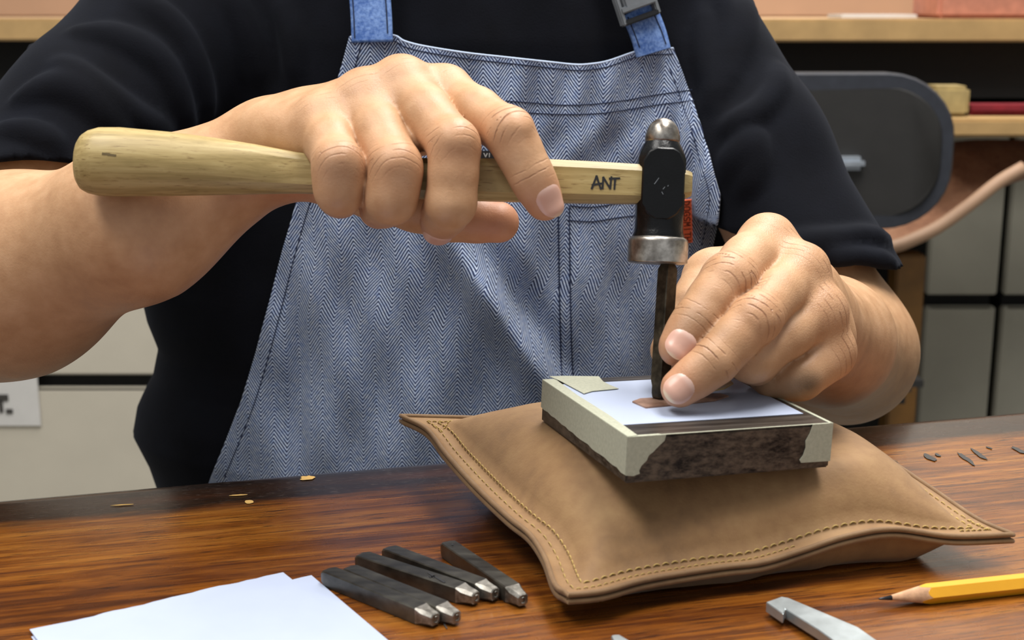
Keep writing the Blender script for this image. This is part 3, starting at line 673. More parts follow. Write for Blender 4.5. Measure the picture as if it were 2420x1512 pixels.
def hpt2(px, py):
    z = (px-184)/(1634-184)*HL; yc = 383+(px-184)*(437-383)/(1634-184); hh = float(np.interp(px, [p[0] for p in prof], [(p[2]-p[1])/2 for p in prof])); mid_ = float(np.interp(px, [p[0] for p in prof], [(p[2]+p[1])/2 for p in prof]))
    dy = mid_-py; return HA+hx_*z+hup*((yc-py)*sc)+hfr*(.92*math.sqrt(max(hh*hh-dy*dy, 1))*sc)
strokes('knot', [((263, 372), (278, 373)), ((276, 374), (292, 376))], 2.6*sc, 'knot', hnd, hpt2, hfr)
# ------------------------------------------------------------------ implicit-surface modelling for the person and the clothes
f32 = np.float32
def A3(v): return np.array(v, dtype=f32)
def smin(a, b, k):
    if k <= 0: return np.minimum(a, b)
    h = np.maximum(k-np.abs(a-b), 0)/k; return np.minimum(a, b)-h*h*(k*.25)
def cone(P, a, b, ra, rb):
    a = A3(a); ba = A3(b)-a; t = np.clip(((P-a)@ba)/max(float(ba@ba), 1e-12), 0, 1)
    q = P-a-t[:, None]*ba; return np.sqrt((q*q).sum(1))-(ra+(rb-ra)*t)
def ell(P, c, R, rad):               # R rows = axes
    q = (P-A3(c))@A3(R).T; k0 = np.sqrt(((q/A3(rad))**2).sum(1)); k1 = np.sqrt(((q/A3(rad)**2)**2).sum(1))+1e-9; return k0*(k0-1)/k1
def polygonise(fn, lo, hi, h, margin=2.2):
    """surface nets on a grid whose far blocks are skipped"""
    B = 6; lo = np.array(lo, float); n = np.ceil((np.array(hi)-lo)/(h*B)).astype(int); N = n*B
    cx = [lo[k]+(np.arange(n[k])+.5)*h*B for k in range(3)]
    C = np.stack(np.meshgrid(*cx, indexing='ij'), -1).reshape(-1, 3).astype(f32)
    d = np.concatenate([fn(C[i:i+200000]) for i in range(0, len(C), 200000)]).reshape(n)
    act = np.abs(d) < h*B*.87*margin/1.6
    D = np.repeat(np.repeat(np.repeat(d.astype(f32), B, 0), B, 1), B, 2)
    I = np.argwhere(act); off = np.stack(np.meshgrid(*[np.arange(B)]*3, indexing='ij'), -1).reshape(-1, 3)
    for s in range(0, len(I), 1500):
        idx = (I[s:s+1500, None, :]*B+off[None]).reshape(-1, 3); P = (lo+idx*h).astype(f32)
        D[idx[:, 0], idx[:, 1], idx[:, 2]] = fn(P)
    S = D < 0
    c = np.zeros(tuple(N-1), np.uint8)
    for i in (0, 1):
        for j in (0, 1):
            for k in (0, 1): c += S[i:N[0]-1+i, j:N[1]-1+j, k:N[2]-1+k]
    cells = np.argwhere((c > 0) & (c < 8)); vid = np.full(tuple(N-1), -1, np.int32); vid[cells[:, 0], cells[:, 1], cells[:, 2]] = np.arange(len(cells))
    acc = np.zeros((len(cells), 3)); cnt = np.zeros(len(cells)); cor = [(i, j, k) for i in (0, 1) for j in (0, 1) for k in (0, 1)]
    val = {q: D[cells[:, 0]+q[0], cells[:, 1]+q[1], cells[:, 2]+q[2]] for q in cor}
    for a in cor:
        for ax in range(3):
            if a[ax] == 0:
                b = list(a); b[ax] = 1; b = tuple(b); va, vb = val[a], val[b]; m = (va < 0) != (vb < 0)
                t = np.where(m, va/np.where(m, va-vb, 1), 0); p = np.tile(np.array(a, float), (len(cells), 1)); p[:, ax] = t
                acc[m] += p[m]; cnt += m
    V = (lo+(cells+acc/cnt[:, None])*h).astype(f32)
    F = []
    for ax in range(3):
        u, v = [(1, 2), (2, 0), (0, 1)][ax]; sl0 = [slice(None)]*3; sl1 = [slice(None)]*3
        sl0[ax] = slice(0, N[ax]-1); sl1[ax] = slice(1, N[ax]); a = S[tuple(sl0)]; b = S[tuple(sl1)]
        E = np.argwhere(a != b); E = E[(E[:, u] > 0) & (E[:, v] > 0) & (E[:, u] < N[u]-1) & (E[:, v] < N[v]-1)]
        q = []
        for du, dv in ((-1, -1), (0, -1), (0, 0), (-1, 0)):
            t = E.copy(); t[:, u] += du; t[:, v] += dv; q.append(vid[t[:, 0], t[:, 1], t[:, 2]])
        q = np.stack(q, 1); fl = ~a[E[:, 0], E[:, 1], E[:, 2]]; q[fl] = q[fl][:, ::-1]; F.append(q)
    F = np.concatenate(F); F = F[(F >= 0).all(1)]
    for it in range(2):               # pull the vertices on to the surface
        g = grad(fn, V, h*.4); dd = fn(V); V = V-np.clip((dd/np.maximum((g*g).sum(1), .5))[:, None]*g*.8, -.25*h, .25*h)
        V = V.astype(f32)
    return V, F
def relax(V, F, n=5, lam=.5):
    E = np.concatenate([F[:, [0, 1]], F[:, [1, 2]], F[:, [2, 3]], F[:, [3, 0]]]); N = len(V); c = np.bincount(E[:, 0], minlength=N)+np.bincount(E[:, 1], minlength=N)
    for _ in range(n):
        S = np.stack([np.bincount(E[:, 0], V[E[:, 1], k], N)+np.bincount(E[:, 1], V[E[:, 0], k], N) for k in range(3)], 1)
        V = np.where((c > 0)[:, None], V+lam*(S/np.maximum(c, 1)[:, None]-V), V)
    return V.astype(f32)
def grad(fn, P, e):
    g = np.zeros_like(P)
    for k in range(3):
        q = P.copy(); q[:, k] += e; r = P.copy(); r[:, k] -= e; g[:, k] = (fn(q)-fn(r))/(2*e)
    return g
def npmesh(name, V, F, mat, parent, attrs=None):
    me = bpy.data.meshes.new(name); me.vertices.add(len(V)); me.vertices.foreach_set('co', np.asarray(V, f32).ravel())
    me.loops.add(F.size); me.loops.foreach_set('vertex_index', F.astype(np.int32).ravel())
    me.polygons.add(len(F)); me.polygons.foreach_set('loop_start', np.arange(0, F.size, F.shape[1], dtype=np.int32))
    me.polygons.foreach_set('use_smooth', np.ones(len(F), bool)); me.update(calc_edges=True); me.validate()
    for k, v in (attrs or {}).items():
        a = me.attributes.new(k, 'FLOAT', 'POINT'); a.data.foreach_set('value', np.asarray(v, f32))
    me.materials.append(M[mat]); o = bpy.data.objects.new(name, me); COL.objects.link(o)
    if parent is not None: o.parent = parent; o.matrix_parent_inverse = parent.matrix_world.inverted()
    return o
def march(fn, P, D, n=60, step=.9):
    """move the points P along the unit directions D until they meet the surface"""
    t = np.zeros(len(P), f32)
    for _ in range(n): t += np.clip(fn((P+D*t[:, None]).astype(f32)), -.05, .05)*step
    return (P+D*t[:, None]).astype(f32)

mm = .001
# ------------------------------------------------------------------ joints (pixel, pixel, depth, radius mm)
def J(px, py, d, r): return (at(px, py, d), r*mm)
o_ = HD-.535      # keep the right hand on the handle
RH = dict(
 index=[J(1054, 222, .552+o_, 11.0), J(1205, 315, .5165+o_, 9.7), J(1254, 412, .5165+o_, 8.6), J(1287, 478, .519+o_, 7.6)],
 middle=[J(950, 206, .547+o_, 12.0), J(1074, 345, .513+o_, 10.2), J(1064, 480, .5145+o_, 10.0), J(1040, 526, .533+o_, 8.4)],
 ring=[J(862, 240, .543+o_, 11.8), J(936, 400, .512+o_, 10.8), J(924, 468, .5135+o_, 10.3), J(895, 492, .530+o_, 8.6)],
 pinky=[J(766, 288, .540+o_, 11.2), J(802, 394, .512+o_, 10.2), J(804, 450, .514+o_, 9.7), J(804, 470, .528+o_, 8.0)],
 thumb=[J(690, 385, .574+o_, 13.5), J(900, 462, .566+o_, 11.5), J(1065, 512, .561+o_, 10.4), J(1178, 525, .556+o_, 9.0)])
RW = J(640, 352, .574+o_, 19.8); RM = J(330, 525, .600, 33); RM2 = J(30, 650, .650, 46); RE = J(-200, 755, .700, 47); RS = J(475, -50, .905, 50)
d_ = SD-.535
LH = dict(
 index=[J(1812, 580, .572+d_, 12.6), J(1722, 664, .537+d_, 11.5), J(1649, 764, .529+d_, 10.3), J(1603, 820, .5255+d_, 8.2)],
 middle=[J(1888, 646, .558+d_, 11.5), J(1782, 756, .523+d_, 10.4), J(1688, 853, .5175+d_, 9.2), J(1607, 917, .5165+d_, 7.9)],
 ring=[J(1930, 738, .552+d_, 11.8), J(1776, 842, .530+d_, 10.4), J(1796, 866, .554+d_, 8.5), J(1840, 850, .572+d_, 7.5)],
 pinky=[J(1950, 832, .556+d_, 11.8), J(1890, 889, .545+d_, 9.8), J(1826, 893, .553+d_, 8.4), J(1800, 878, .566+d_, 7.5)],
 thumb=[J(1800, 715, .605+d_, 14), J(1680, 660, .583+d_, 11.5), J(1634, 730, .565+d_, 10.2), J(1584, 828, .552+d_, 8.6)])
LW = J(1890, 745, .635+d_, 24); LM = J(1955, 806, .73, 31); LE = J(1996, 832, .825, 41); LS = J(1580, -40, .91, 40)
TOW = -FWD       # towards the camera
def unit(v): v = Vector(v); v.normalize(); return v
def finger_prims(f, mids=True):
    out = []
    for (a, ra), (b, rb) in zip(f[:-1], f[1:]):
        mid = (a+b)/2; rm = (ra+rb)/2*.985
        out += [(a, mid, ra, rm), (mid, b, rm, rb)]
    return out
def hand_sdf(H, wrist, extra, webs, bumps, fills=()):
    fg = {k: finger_prims(v) for k, v in H.items()}
    def fn(P):
        d = None; prev = None; cre = None
        for k in ('index', 'middle', 'ring', 'pinky', 'thumb'):
            df = None
            for a, b, ra, rb in fg[k]:
                c = cone(P, a, b, ra, rb); df = c if df is None else smin(df, c, .0035)
            d = df if d is None else smin(d, df, .0008)
            if prev is not None and k != 'thumb':          # crease where two fingers press together
                g = .0010*np.exp(-((df-prev)/.0022)**2)*np.exp(-(np.maximum(np.maximum(df, prev), 0)/.004)**2)*np.exp(-(np.minimum(np.minimum(df, prev), 0)/.0045)**2); cre = g if cre is None else np.maximum(cre, g)
            prev = df
        wd = None
        for a, b, ra, rb in webs: c = cone(P, a, b, ra, rb); wd = c if wd is None else np.minimum(wd, c)
        d = d + cre*np.clip((wd-.0005)/.005, 0, 1)
        for a, b, ra, rb in fills: d = smin(d, cone(P, a, b, ra, rb), .0010)
        for c, R, rad in bumps: d = smin(d, ell(P, c, R, rad), .004)
        for a, b, ra, rb in webs: d = smin(d, cone(P, a, b, ra, rb), .0035)
        p = None
        for k in ('index', 'middle', 'ring', 'pinky'):
            a, ra = H[k][0]; c = cone(P, a, wrist[0], ra*.94, wrist[1]*.72); p = c if p is None else smin(p, c, .011)
        for a, b, ra, rb in extra: p = smin(p, cone(P, a, b, ra, rb), .009)
        return smin(d, p, .0055)
    return fn
def lerp(f, i, t): return f[i][0]*(1-t)+f[i+1][0]*t
def web(H, a, b, t, r, back=.0): return (lerp(H[a], 0, t)+FWD*back, lerp(H[b], 0, t)+FWD*back, r*mm, r*mm)
def bump_at(f, j, toward, rad, off):
    ax = unit(f[j+1][0]-f[j-1][0]) if 0 < j < 3 else unit(f[min(j+1, 3)][0]-f[max(j-1, 0)][0]); n = unit(toward-ax*toward.dot(ax)); b = ax.cross(n)
    return (f[j][0]+n*off*mm, [tuple(ax), tuple(b), tuple(n)], tuple(x*mm for x in rad))
LU = unit(TOW*.8+UPV*.55+RGT*.25)
r_extra = [(RW[0], at(720, 318, .562+o_), .0192, .0175), (at(640, 318, .556+o_), at(738, 330, .541+o_), .0125, .0120),
           (at(745, 335, .560+o_), at(1000, 285, .562+o_), .0125, .0110), (RH['thumb'][0][0], RW[0], .0135, .0170), (at(800, 335, .549+o_), at(1040, 300, .555+o_), .0115, .0105), (at(690, 385, .572+o_), at(900, 400, .572+o_), .0120, .0110)]
r_webs = [web(RH, 'index', 'middle', .02, 9.5, .002), web(RH, 'middle', 'ring', .05, 10.2, .001), web(RH, 'ring', 'pinky', .05, 10.2, .001),
          web(RH, 'index', 'middle', .16, 8.0), web(RH, 'middle', 'ring', .24, 8.8), web(RH, 'ring', 'pinky', .24, 8.8)]
r_bumps = [bump_at(RH['middle'], 0, UPV*.9+TOW*.5, (9, 7.5, 4.5), 8.2), bump_at(RH['index'], 0, UPV*.8+TOW*.6, (9, 7, 4), 7.4), bump_at(RH['ring'], 0, UPV*.6+TOW*.9, (9, 7.5, 4), 7.8), bump_at(RH['pinky'], 0, UPV*.5+TOW, (8, 7, 4), 7.2),
           bump_at(RH['middle'], 1, TOW+UPV*.35+RGT*.2, (6.5, 5.8, 3.6), 7.2), bump_at(RH['ring'], 1, TOW+UPV*.2, (6.5, 5.8, 3.6), 7.2), bump_at(RH['pinky'], 1, TOW+UPV*.2, (6, 5.5, 3.4), 6.6), bump_at(RH['index'], 1, TOW+UPV*.5+RGT*.5, (8, 5.6, 2.6), 6.2)]
def fill(H, a, b, i0, t0, i1, t1, r, back=.0045):     # flesh closing the gap behind two touching fingers
    m = lambda i, t: (lerp(H[a], i, t)+lerp(H[b], i, t))/2+FWD*back
    return (m(i0, t0), m(i1, t1), r*mm, r*mm)
r_fill = [fill(RH, 'ring', 'pinky', 0, .25, 0, 1, 5.2), fill(RH, 'ring', 'pinky', 1, 0, 1, 1, 4.6), fill(RH, 'middle', 'ring', 0, .2, 0, .72, 5.6), fill(RH, 'index', 'middle', 0, .1, 0, .5, 5.6)]
hand_r = hand_sdf(RH, RW, r_extra, r_webs, r_bumps, r_fill)
def arm_r(P):
    d = cone(P, RW[0], RM[0], .0188, .030)
    w2 = RW[0]+FWD*.009
    d = smin(d, cone(P, w2, RM[0], .018, .030), .01)
    d = smin(d, cone(P, RM[0], RM2[0], .030, .0455), .02); d = smin(d, cone(P, RM2[0], RE[0], .0455, .043), .02)
    d = smin(d, cone(P, RE[0], RS[0], .0395, .036), .02); return d
body_r = lambda P: smin(hand_r(P), arm_r(P), .008)
DL = unit(TOW*.85+UPV*.5-RGT*.1)
l_extra = [(LW[0], at(1890, 700, .60+d_), .022, .019), (LH['thumb'][0][0], LW[0], .0135, .018), (LH['thumb'][0][0], LH['thumb'][1][0], .0135, .011),
           (at(1900, 690, .585+d_), at(1950, 800, .588+d_), .013, .013), (at(1700, 640, .585+d_), at(1800, 620, .59+d_), .009, .012)]
l_webs = [web(LH, 'index', 'middle', .0, 11.2, .0), web(LH, 'middle', 'ring', .0, 10.2, .001), web(LH, 'ring', 'pinky', .0, 10.2, .001),
          web(LH, 'index', 'middle', .14, 8.4), web(LH, 'middle', 'ring', .18, 9), web(LH, 'ring', 'pinky', .12, 9)]
l_bumps = [bump_at(LH['index'], 0, UPV+TOW*.7, (9, 8, 5), 8.4), bump_at(LH['middle'], 0, UPV*.7+TOW*.7+RGT*.6, (9, 8, 5), 8.4), bump_at(LH['ring'], 0, RGT*.9+TOW*.8+UPV*.4, (8.5, 7.5, 4.5), 7.8), bump_at(LH['pinky'], 0, RGT+TOW*.8, (8, 7, 4.5), 7.2),
           bump_at(LH['index'], 1, TOW+UPV*.35+RGT*.15, (8, 7, 3.6), 7.2), bump_at(LH['middle'], 1, TOW+UPV*.35+RGT*.2, (8, 6.6, 3.6), 6.8)]
l_fill = [fill(LH, 'index', 'middle', 0, .1, 0, 1, 5.8), fill(LH, 'index', 'middle', 1, 0, 1, 1, 5.0), fill(LH, 'index', 'middle', 2, 0, 2, .6, 4.0), fill(LH, 'middle', 'ring', 0, .1, 0, 1, 5.4), fill(LH, 'ring', 'pinky', 0, .1, 0, .9, 5.4)]
hand_l = hand_sdf(LH, LW, l_extra, l_webs, l_bumps, l_fill)
def arm_l(P):
    d = smin(cone(P, LW[0], LM[0], .022, .0300), cone(P, LW[0]+RGT*.006-UPV*.006, LM[0], .021, .030), .01)
    d = smin(d, cone(P, LM[0], LE[0], .030, .0405), .02); d = smin(d, cone(P, LE[0], LS[0], .038, .036), .02); return d
body_l = lambda P: smin(hand_l(P), arm_l(P), .009)

# ------------------------------------------------------------------ torso, trousers, head (mostly outside the frame)
TC = at(1055, 500, .955); TX, TY = TC.x, TC.y
def ellcol(P, z, a, b, cx=None, cy=None, rz=.03):
    """vertical elliptic column: half axes a, b (and centre offsets) given at the heights z"""
    zz = P[:, 2]; A = np.interp(zz, z, a).astype(f32); B = np.interp(zz, z, b).astype(f32)
    x = P[:, 0]-TX-(np.interp(zz, z, cx).astype(f32) if cx else 0); y = P[:, 1]-TY-(np.interp(zz, z, cy).astype(f32) if cy else 0)
    k0 = np.sqrt((x/A)**2+(y/B)**2)+1e-6; k1 = np.sqrt((x/A**2)**2+(y/B**2)**2)+1e-6; d2 = k0*(k0-1)/k1
    dz = np.abs(zz-(z[0]+z[-1])/2)-(z[-1]-z[0])/2
    return np.sqrt(np.maximum(d2+rz, 0)**2+np.maximum(dz+rz, 0)**2)+np.minimum(np.maximum(d2+rz, dz+rz), 0)-rz
SZ = [.55, .66, .70, .722, .74, .765, .785, .805, .83, .86, .90, .95, 1.00, 1.05, 1.09, 1.12]
SA = [.205, .208, .219, .2295, .225, .211, .207, .214, .218, .213, .206, .203, .198, .19, .17, .15]
SB = [.120, .124, .126, .127, .127, .126, .125, .124, .123, .122, .121, .120, .116, .105, .09, .07]
def torso(P):
    d = ellcol(P, SZ, SA, SB)
    d = smin(d, cone(P, (TX-.135, TY+.02, 1.065), (TX+.135, TY+.02, 1.065), .070, .070), .05)
    return d
def core(P):
    d = ellcol(P, [.62, .85, 1.06], [.15, .15, .15], [.09, .09, .08])
    d = smin(d, cone(P, (TX, TY+.02, 1.08), (TX, TY+.005, 1.24), .062, .056), .03)
    d = smin(d, cone(P, RS[0], (TX-.1, TY+.02, 1.06), .045, .06), .03); d = smin(d, cone(P, LS[0], (TX+.1, TY+.02, 1.06), .036, .06), .03)
    I3 = [(1, 0, 0), (0, 1, 0), (0, 0, 1)]; hc = Vector((TX, TY-.015, 1.335))
    d = smin(d, ell(P, hc, I3, (.073, .094, .112)), .03); d = smin(d, ell(P, hc+Vector((0, -.035, -.065)), I3, (.052, .055, .05)), .03)
    d = smin(d, cone(P, hc+Vector((0, -.092, .012)), hc+Vector((0, -.108, -.022)), .008, .013), .008)
    d = smin(d, cone(P, hc+Vector((-.018, -.086, -.058)), hc+Vector((.018, -.086, -.058)), .007, .007), .006)
    for s in (-1, 1):
        d = smin(d, ell(P, hc+Vector((s*.075, .008, -.005)), I3, (.010, .018, .032)), .006)
        d = smin(d, ell(P, hc+Vector((s*.031, -.079, .008)), I3, (.014, .010, .008)), .005)
    return d
def skin_attrs(V):
    n = len(V); at_ = {k: np.zeros(n, f32) for k in ('wr_mask', 'wr_s', 'wr_l', 'tint', 'stain_shade', 'dry')}
    def joint(f, j, n_, w, rad, amt=1.0, tint=.5, bend=0.0):
        p = A3(f[j][0]); a = unit(f[min(j+1, 3)][0]-f[max(j-1, 0)][0]); nn = unit(n_-a*n_.dot(a)); b = a.cross(nn); r = f[j][1]
        q = V-p; s = q@A3(a); l = q@A3(b); h = q@A3(nn); dist = np.sqrt((q*q).sum(1))
        m = np.exp(-(s/w)**2)*np.clip((h/r-.05)/.5, 0, 1)*(np.abs(l) < r*1.15)*np.clip((rad-dist)/.004, 0, 1)*amt
        up_ = m > at_['wr_mask']; at_['wr_mask'][up_] = m[up_]; at_['wr_s'][up_] = (s-bend*l*l*np.sign(s))[up_]; at_['wr_l'][up_] = l[up_]
        at_['tint'][:] = np.maximum(at_['tint'], tint*np.exp(-(dist/(r*1.15))**2))
    for k in ('index', 'middle', 'ring', 'pinky'):
        joint(RH[k], 1, TOW+UPV*.4+(RGT*.4 if k == 'index' else RGT*0), .0065, .017, .9 if k == 'index' else .45, .42, 22)
        joint(RH[k], 0, UPV+TOW*.6, .006, .018, .25, .22)
    joint(RH['index'], 2, TOW+RGT*.4, .0035, .013, .45, .2)
    for k in ('index', 'middle'):
        joint(LH[k], 1, TOW+UPV*.35, .0085, .020, 1.0, .30, 26); joint(LH[k], 2, TOW+UPV*.35, .0045, .014, .8, .22, 10); joint(LH[k], 0, UPV+TOW*.7, .007, .019, .5, .3)
    for k in ('ring', 'pinky'): joint(LH[k], 0, RGT+TOW, .008, .019, .55, .3)
    for p, r, a in ((RH['index'][3][0], .012, .75), (RH['thumb'][3][0], .016, .9), (RH['middle'][3][0], .012, .7), (RH['ring'][3][0], .012, .45), (RH['pinky'][3][0], .012, .45), (LH['index'][3][0], .011, .6), (LH['middle'][3][0], .012, .75), (at(1985, 900, .56+d_), .012, .6), (at(700, 465, .56+o_), .014, .6)):
        at_['tint'][:] = np.maximum(at_['tint'], a*np.exp(-(((V-A3(p))**2).sum(1))/r**2))
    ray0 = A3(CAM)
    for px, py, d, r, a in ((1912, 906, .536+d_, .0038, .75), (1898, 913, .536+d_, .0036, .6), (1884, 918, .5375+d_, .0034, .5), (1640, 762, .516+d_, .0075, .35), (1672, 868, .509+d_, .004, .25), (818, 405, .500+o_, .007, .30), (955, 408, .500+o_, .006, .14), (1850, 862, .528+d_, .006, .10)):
        # dark smudges on the skin, with knuckle shade painted in, measured across the line of sight only close to the finger
        c = A3(at(px, py, d)); at_['stain_shade'][:] = np.maximum(at_['stain_shade'], a*np.exp(-(((V-c)**2).sum(1))/(r*1.6)**2))
    c = A3(at(1880, 690, .545+d_)); at_['dry'][:] = np.exp(-(((V-c)**2).sum(1))/.055**2); c = A3(at(840, 240, .53+o_)); at_['dry'][:] = np.maximum(at_['dry'], .55*np.exp(-(((V-c)**2).sum(1))/.05**2))
    return at_
bpy.context.view_layer.update()
PER = empty('person', (TX, TY, 0), 'person in black shirt and blue herringbone apron hammering a letter stamp', 'person')
bpy.context.view_layer.update()
def bounds(pts, m): a = np.array([tuple(p) for p in pts]); return a.min(0)-m, a.max(0)+m
HR = .00115
pts = [p for f in RH.values() for p, r in f]+[RW[0], RM[0], RM2[0], RE[0]]; lo, hi = bounds(pts, .024); lo[0] = max(lo[0]-.03, at(-230, 700, .70).x); lo[2] -= .03; hi[1] = min(hi[1]+.03, .78)
V1, F1 = polygonise(body_r, lo, hi, HR); V1 = relax(V1, F1)
pts = [p for f in LH.values() for p, r in f]+[LW[0], LM[0], LE[0]]; lo, hi = bounds(pts, .024); lo[2] -= .04; hi[0] += .04; hi[1] += .035; hi[2] += .03
V2, F2 = polygonise(body_l, lo, hi, HR); V2 = relax(V2, F2)
allr = lambda P: smin(smin(arm_r(P), arm_l(P), 0), core(P), .02)
lo, hi = (RE[0].x-.06, min(RE[0].y, LE[0].y)-.06, .62), (LE[0].x+.08, TY+.16, 1.48)
def upper(P):   # upper arms, trunk, neck and head: joined to the forearms above the elbows
    d = smin(smin(cone(P, RE[0], RS[0], .0405, .036), cone(P, LE[0]+(LS[0]-LE[0])*.10, LS[0], .0385, .036), 0), core(P), .02); return d
V3, F3 = polygonise(upper, lo, hi, .005)
VA = np.concatenate([V1, V2, V3]); FA = np.concatenate([F1, F2+len(V1), F3+len(V1)+len(V2)])
use_ = np.unique(FA); rm_ = np.full(len(VA), -1, np.int64); rm_[use_] = np.arange(len(use_)); VA = VA[use_]; FA = rm_[FA]
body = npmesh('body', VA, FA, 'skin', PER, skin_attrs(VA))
# ------------------------------------------------------------------ fingernails
def nail(f, dors, ln, ang, shift=0.0, edge=.82):
    pr_ = finger_prims(f)[-2:]
    ax0 = unit(f[3][0]-f[2][0]); fn = lambda P: smin(cone(P, *pr_[0]), cone(P, pr_[1][0], pr_[1][1]+ax0*.003, pr_[1][2], pr_[1][3]*.985), .0035)
    (a, ra), (b, rb) = f[2], f[3]; ax = unit(b-a); n = unit(dors-ax*dors.dot(ax)); bi = ax.cross(n); V = []; ed = []; lu = []; F = []
    NR, NP = 9, 32
    for i in range(NR):
        r = i/(NR-1)
        for k in range(NP):
            ph = 2*math.pi*k/NP; c, s = math.cos(ph), math.sin(ph); e = 2.2; q = r*(abs(c)**e+abs(s)**e)**(-1/e)
            z = shift+ln/2*q*c; th = ang*q*s
            d = n*math.cos(th)+bi*math.sin(th); V.append((b+ax*z+d*.02, d)); ed.append(max(0, min(1, (q*c-edge)/.10))); lu.append(max(0, min(1, (-q*c-.55)/.2)))
    P = np.array([tuple(v[0]) for v in V], f32); Dn = np.array([tuple(-v[1]) for v in V], f32); Q = march(fn, P, Dn)
    rr = np.repeat(np.arange(NR)/(NR-1), NP); Q = Q-Dn*(.00035*(1-rr**6)-.00012)[:, None]
    F = [(i*NP+k, i*NP+(k+1) % NP, (i+1)*NP+(k+1) % NP, (i+1)*NP+k) for i in range(NR-1) for k in range(NP)]
    o = npmesh('fingernail', Q, np.array(F), 'nail', body, dict(edge=ed, lunula=lu)); fixn(o); return o
bpy.context.view_layer.update()
nail(RH['index'], TOW+RGT*.34+UPV*.15, .0138, .82, -.0002)
nail(RH['middle'], UPV*-.6+TOW*.75, .010, .8, .001)
nail(LH['index'], TOW+UPV*.1-RGT*.02, .0116, .82, .0014)
nail(LH['middle'], TOW+UPV*.15-RGT*.02, .0118, .84, .0016, .72)
# hair
hc = Vector((TX, TY-.015, 1.335)); I3 = [(1, 0, 0), (0, 1, 0), (0, 0, 1)]
def hair(P):
    d = ell(P, hc+Vector((0, .012, .012)), I3, (.079, .096, .116)); cut = (P[:, 1]-hc.y)*.8+(P[:, 2]-hc.z)*.6-.0; return np.maximum(d, -(cut+.005))
V, F = polygonise(hair, (hc.x-.1, hc.y-.13, hc.z-.14), (hc.x+.1, hc.y+.13, hc.z+.15), .004); npmesh('hair', V, F, 'hair', PER)
for s in (-1, 1):
    for nm, mt, r, off in (('eyeball', 'label', .0105, 0), ('iris', 'black', .005, -.0075)):
        c = hc+Vector((s*.031, -.0815+off, .008)); V, F = tube_vf([c+Vector((0, r*math.cos(t), 0)) for t in np.linspace(0, math.pi, 9)], [max(r*math.sin(t), 1e-4) for t in np.linspace(0, math.pi, 9)], 16)
        o = mesh(nm, V, F, mt, body, smooth=True)
# ------------------------------------------------------------------ shirt
def ridge(fn, pts, r0, r1=None, push=.0):
    pp = catmull([(x, y) for x, y in pts], max(4, 3*len(pts))); P = np.array([tuple(CAM)]*len(pp), f32); D = np.array([tuple(ray(*p).normalized()) for p in pp], f32)
    Q = march(fn, P+D*.45, D, 80, .8); Q = Q+D*(r0*.55-push); n = len(Q); R = [r0*math.sin(math.pi*(.12+.76*i/(n-1)))**.6 for i in range(n)]
    return [(Q[i], Q[i+1], R[i], R[i+1]) for i in range(n-1)]
rA, rB = at(472, -58, .90), at(-172, 792, .70); lA, lB = LS[0], LE[0]
def pl(p, q, r):   # plane through three points -> (n, d) with n towards the elbow (downwards)
    n = (q-p).cross(r-p).normalized(); n = n if n.z < 0 else -n; return A3(n), float(n.dot(p))
HEMR = pl(at(-200, 380, .60), at(250, 397, .62), at(40, 378, .80)); HEML = pl(at(1900, 604, .78), at(2115, 612, .84), at(2000, 560, .90))
def sleeves(P):
    m = rA+(rB-rA)*.5
    r = smin(cone(P, rA+(TC-rA)*.10, m, .070, .0500), cone(P, m, rB, .0495, .053), .02); r = np.maximum(r, (P@HEMR[0])-HEMR[1])
    inn = cone(P, m+(rB-m)*.2, rB+(rB-rA)*.2, .041, .046); r = np.maximum(r, -inn)
    m2 = lA+(lB-lA)*.5
    l = smin(cone(P, lA, m2, .040, .047), cone(P, m2, lB, .047, .055), .02); l = np.maximum(l, (P@HEML[0])-HEML[1])
    inn = cone(P, lA+(lB-lA)*.70, lB+(lB-lA)*.2, .0395, .046); l = np.maximum(l, -inn)
    return r, l
HEMZ = .66
def shirt0(P):
    r, l = sleeves(P); return smin(smin(torso(P), r, .022), l, .018)
RG = []
for pts, r in (([(150, 165), (210, 205), (300, 270), (385, 318)], .006), ([(190, 80), (270, 95), (380, 160), (440, 290)], .0055), ([(330, 5), (420, 70), (475, 180), (490, 270)], .0055),
               ([(40, 235), (110, 215), (180, 225), (240, 270), (300, 330)], .0045), ([(540, -20), (585, 80), (615, 200)], .006), ([(0, 310), (60, 310), (130, 345)], .004),
               ([(660, -10), (690, 90), (700, 190)], .005),
               ([(1700, -10), (1715, 60), (1705, 160), (1685, 250)], .006), ([(1760, 10), (1745, 90), (1722, 210)], .006), ([(1835, 175), (1825, 215), (1790, 265), (1725, 305)], .0045),
               ([(1760, 330), (1788, 345), (1775, 420), (1760, 450)], .0042), ([(1720, 410), (1740, 380), (1790, 330)], .005), ([(1860, 588), (1940, 572), (2020, 556), (2088, 566)], .005), ([(1960, 612), (2030, 604), (2100, 618)], .0035),
               ([(1660, 20), (1668, 120), (1680, 200)], .005)):
    RG += ridge(shirt0, pts, r)
def bbox_of(L): a = np.array([[*p[0]] for p in L]+[[*p[1]] for p in L]); return a.min(0)-.03, a.max(0)+.03
RG += [(A3(at(80, 120, .83)), A3(at(125, 148, .812)), .0050, .0065), (A3(at(125, 148, .812)), A3(at(190, 200, .80)), .0065, .0055)]
RB0, RB1 = bbox_of(RG)
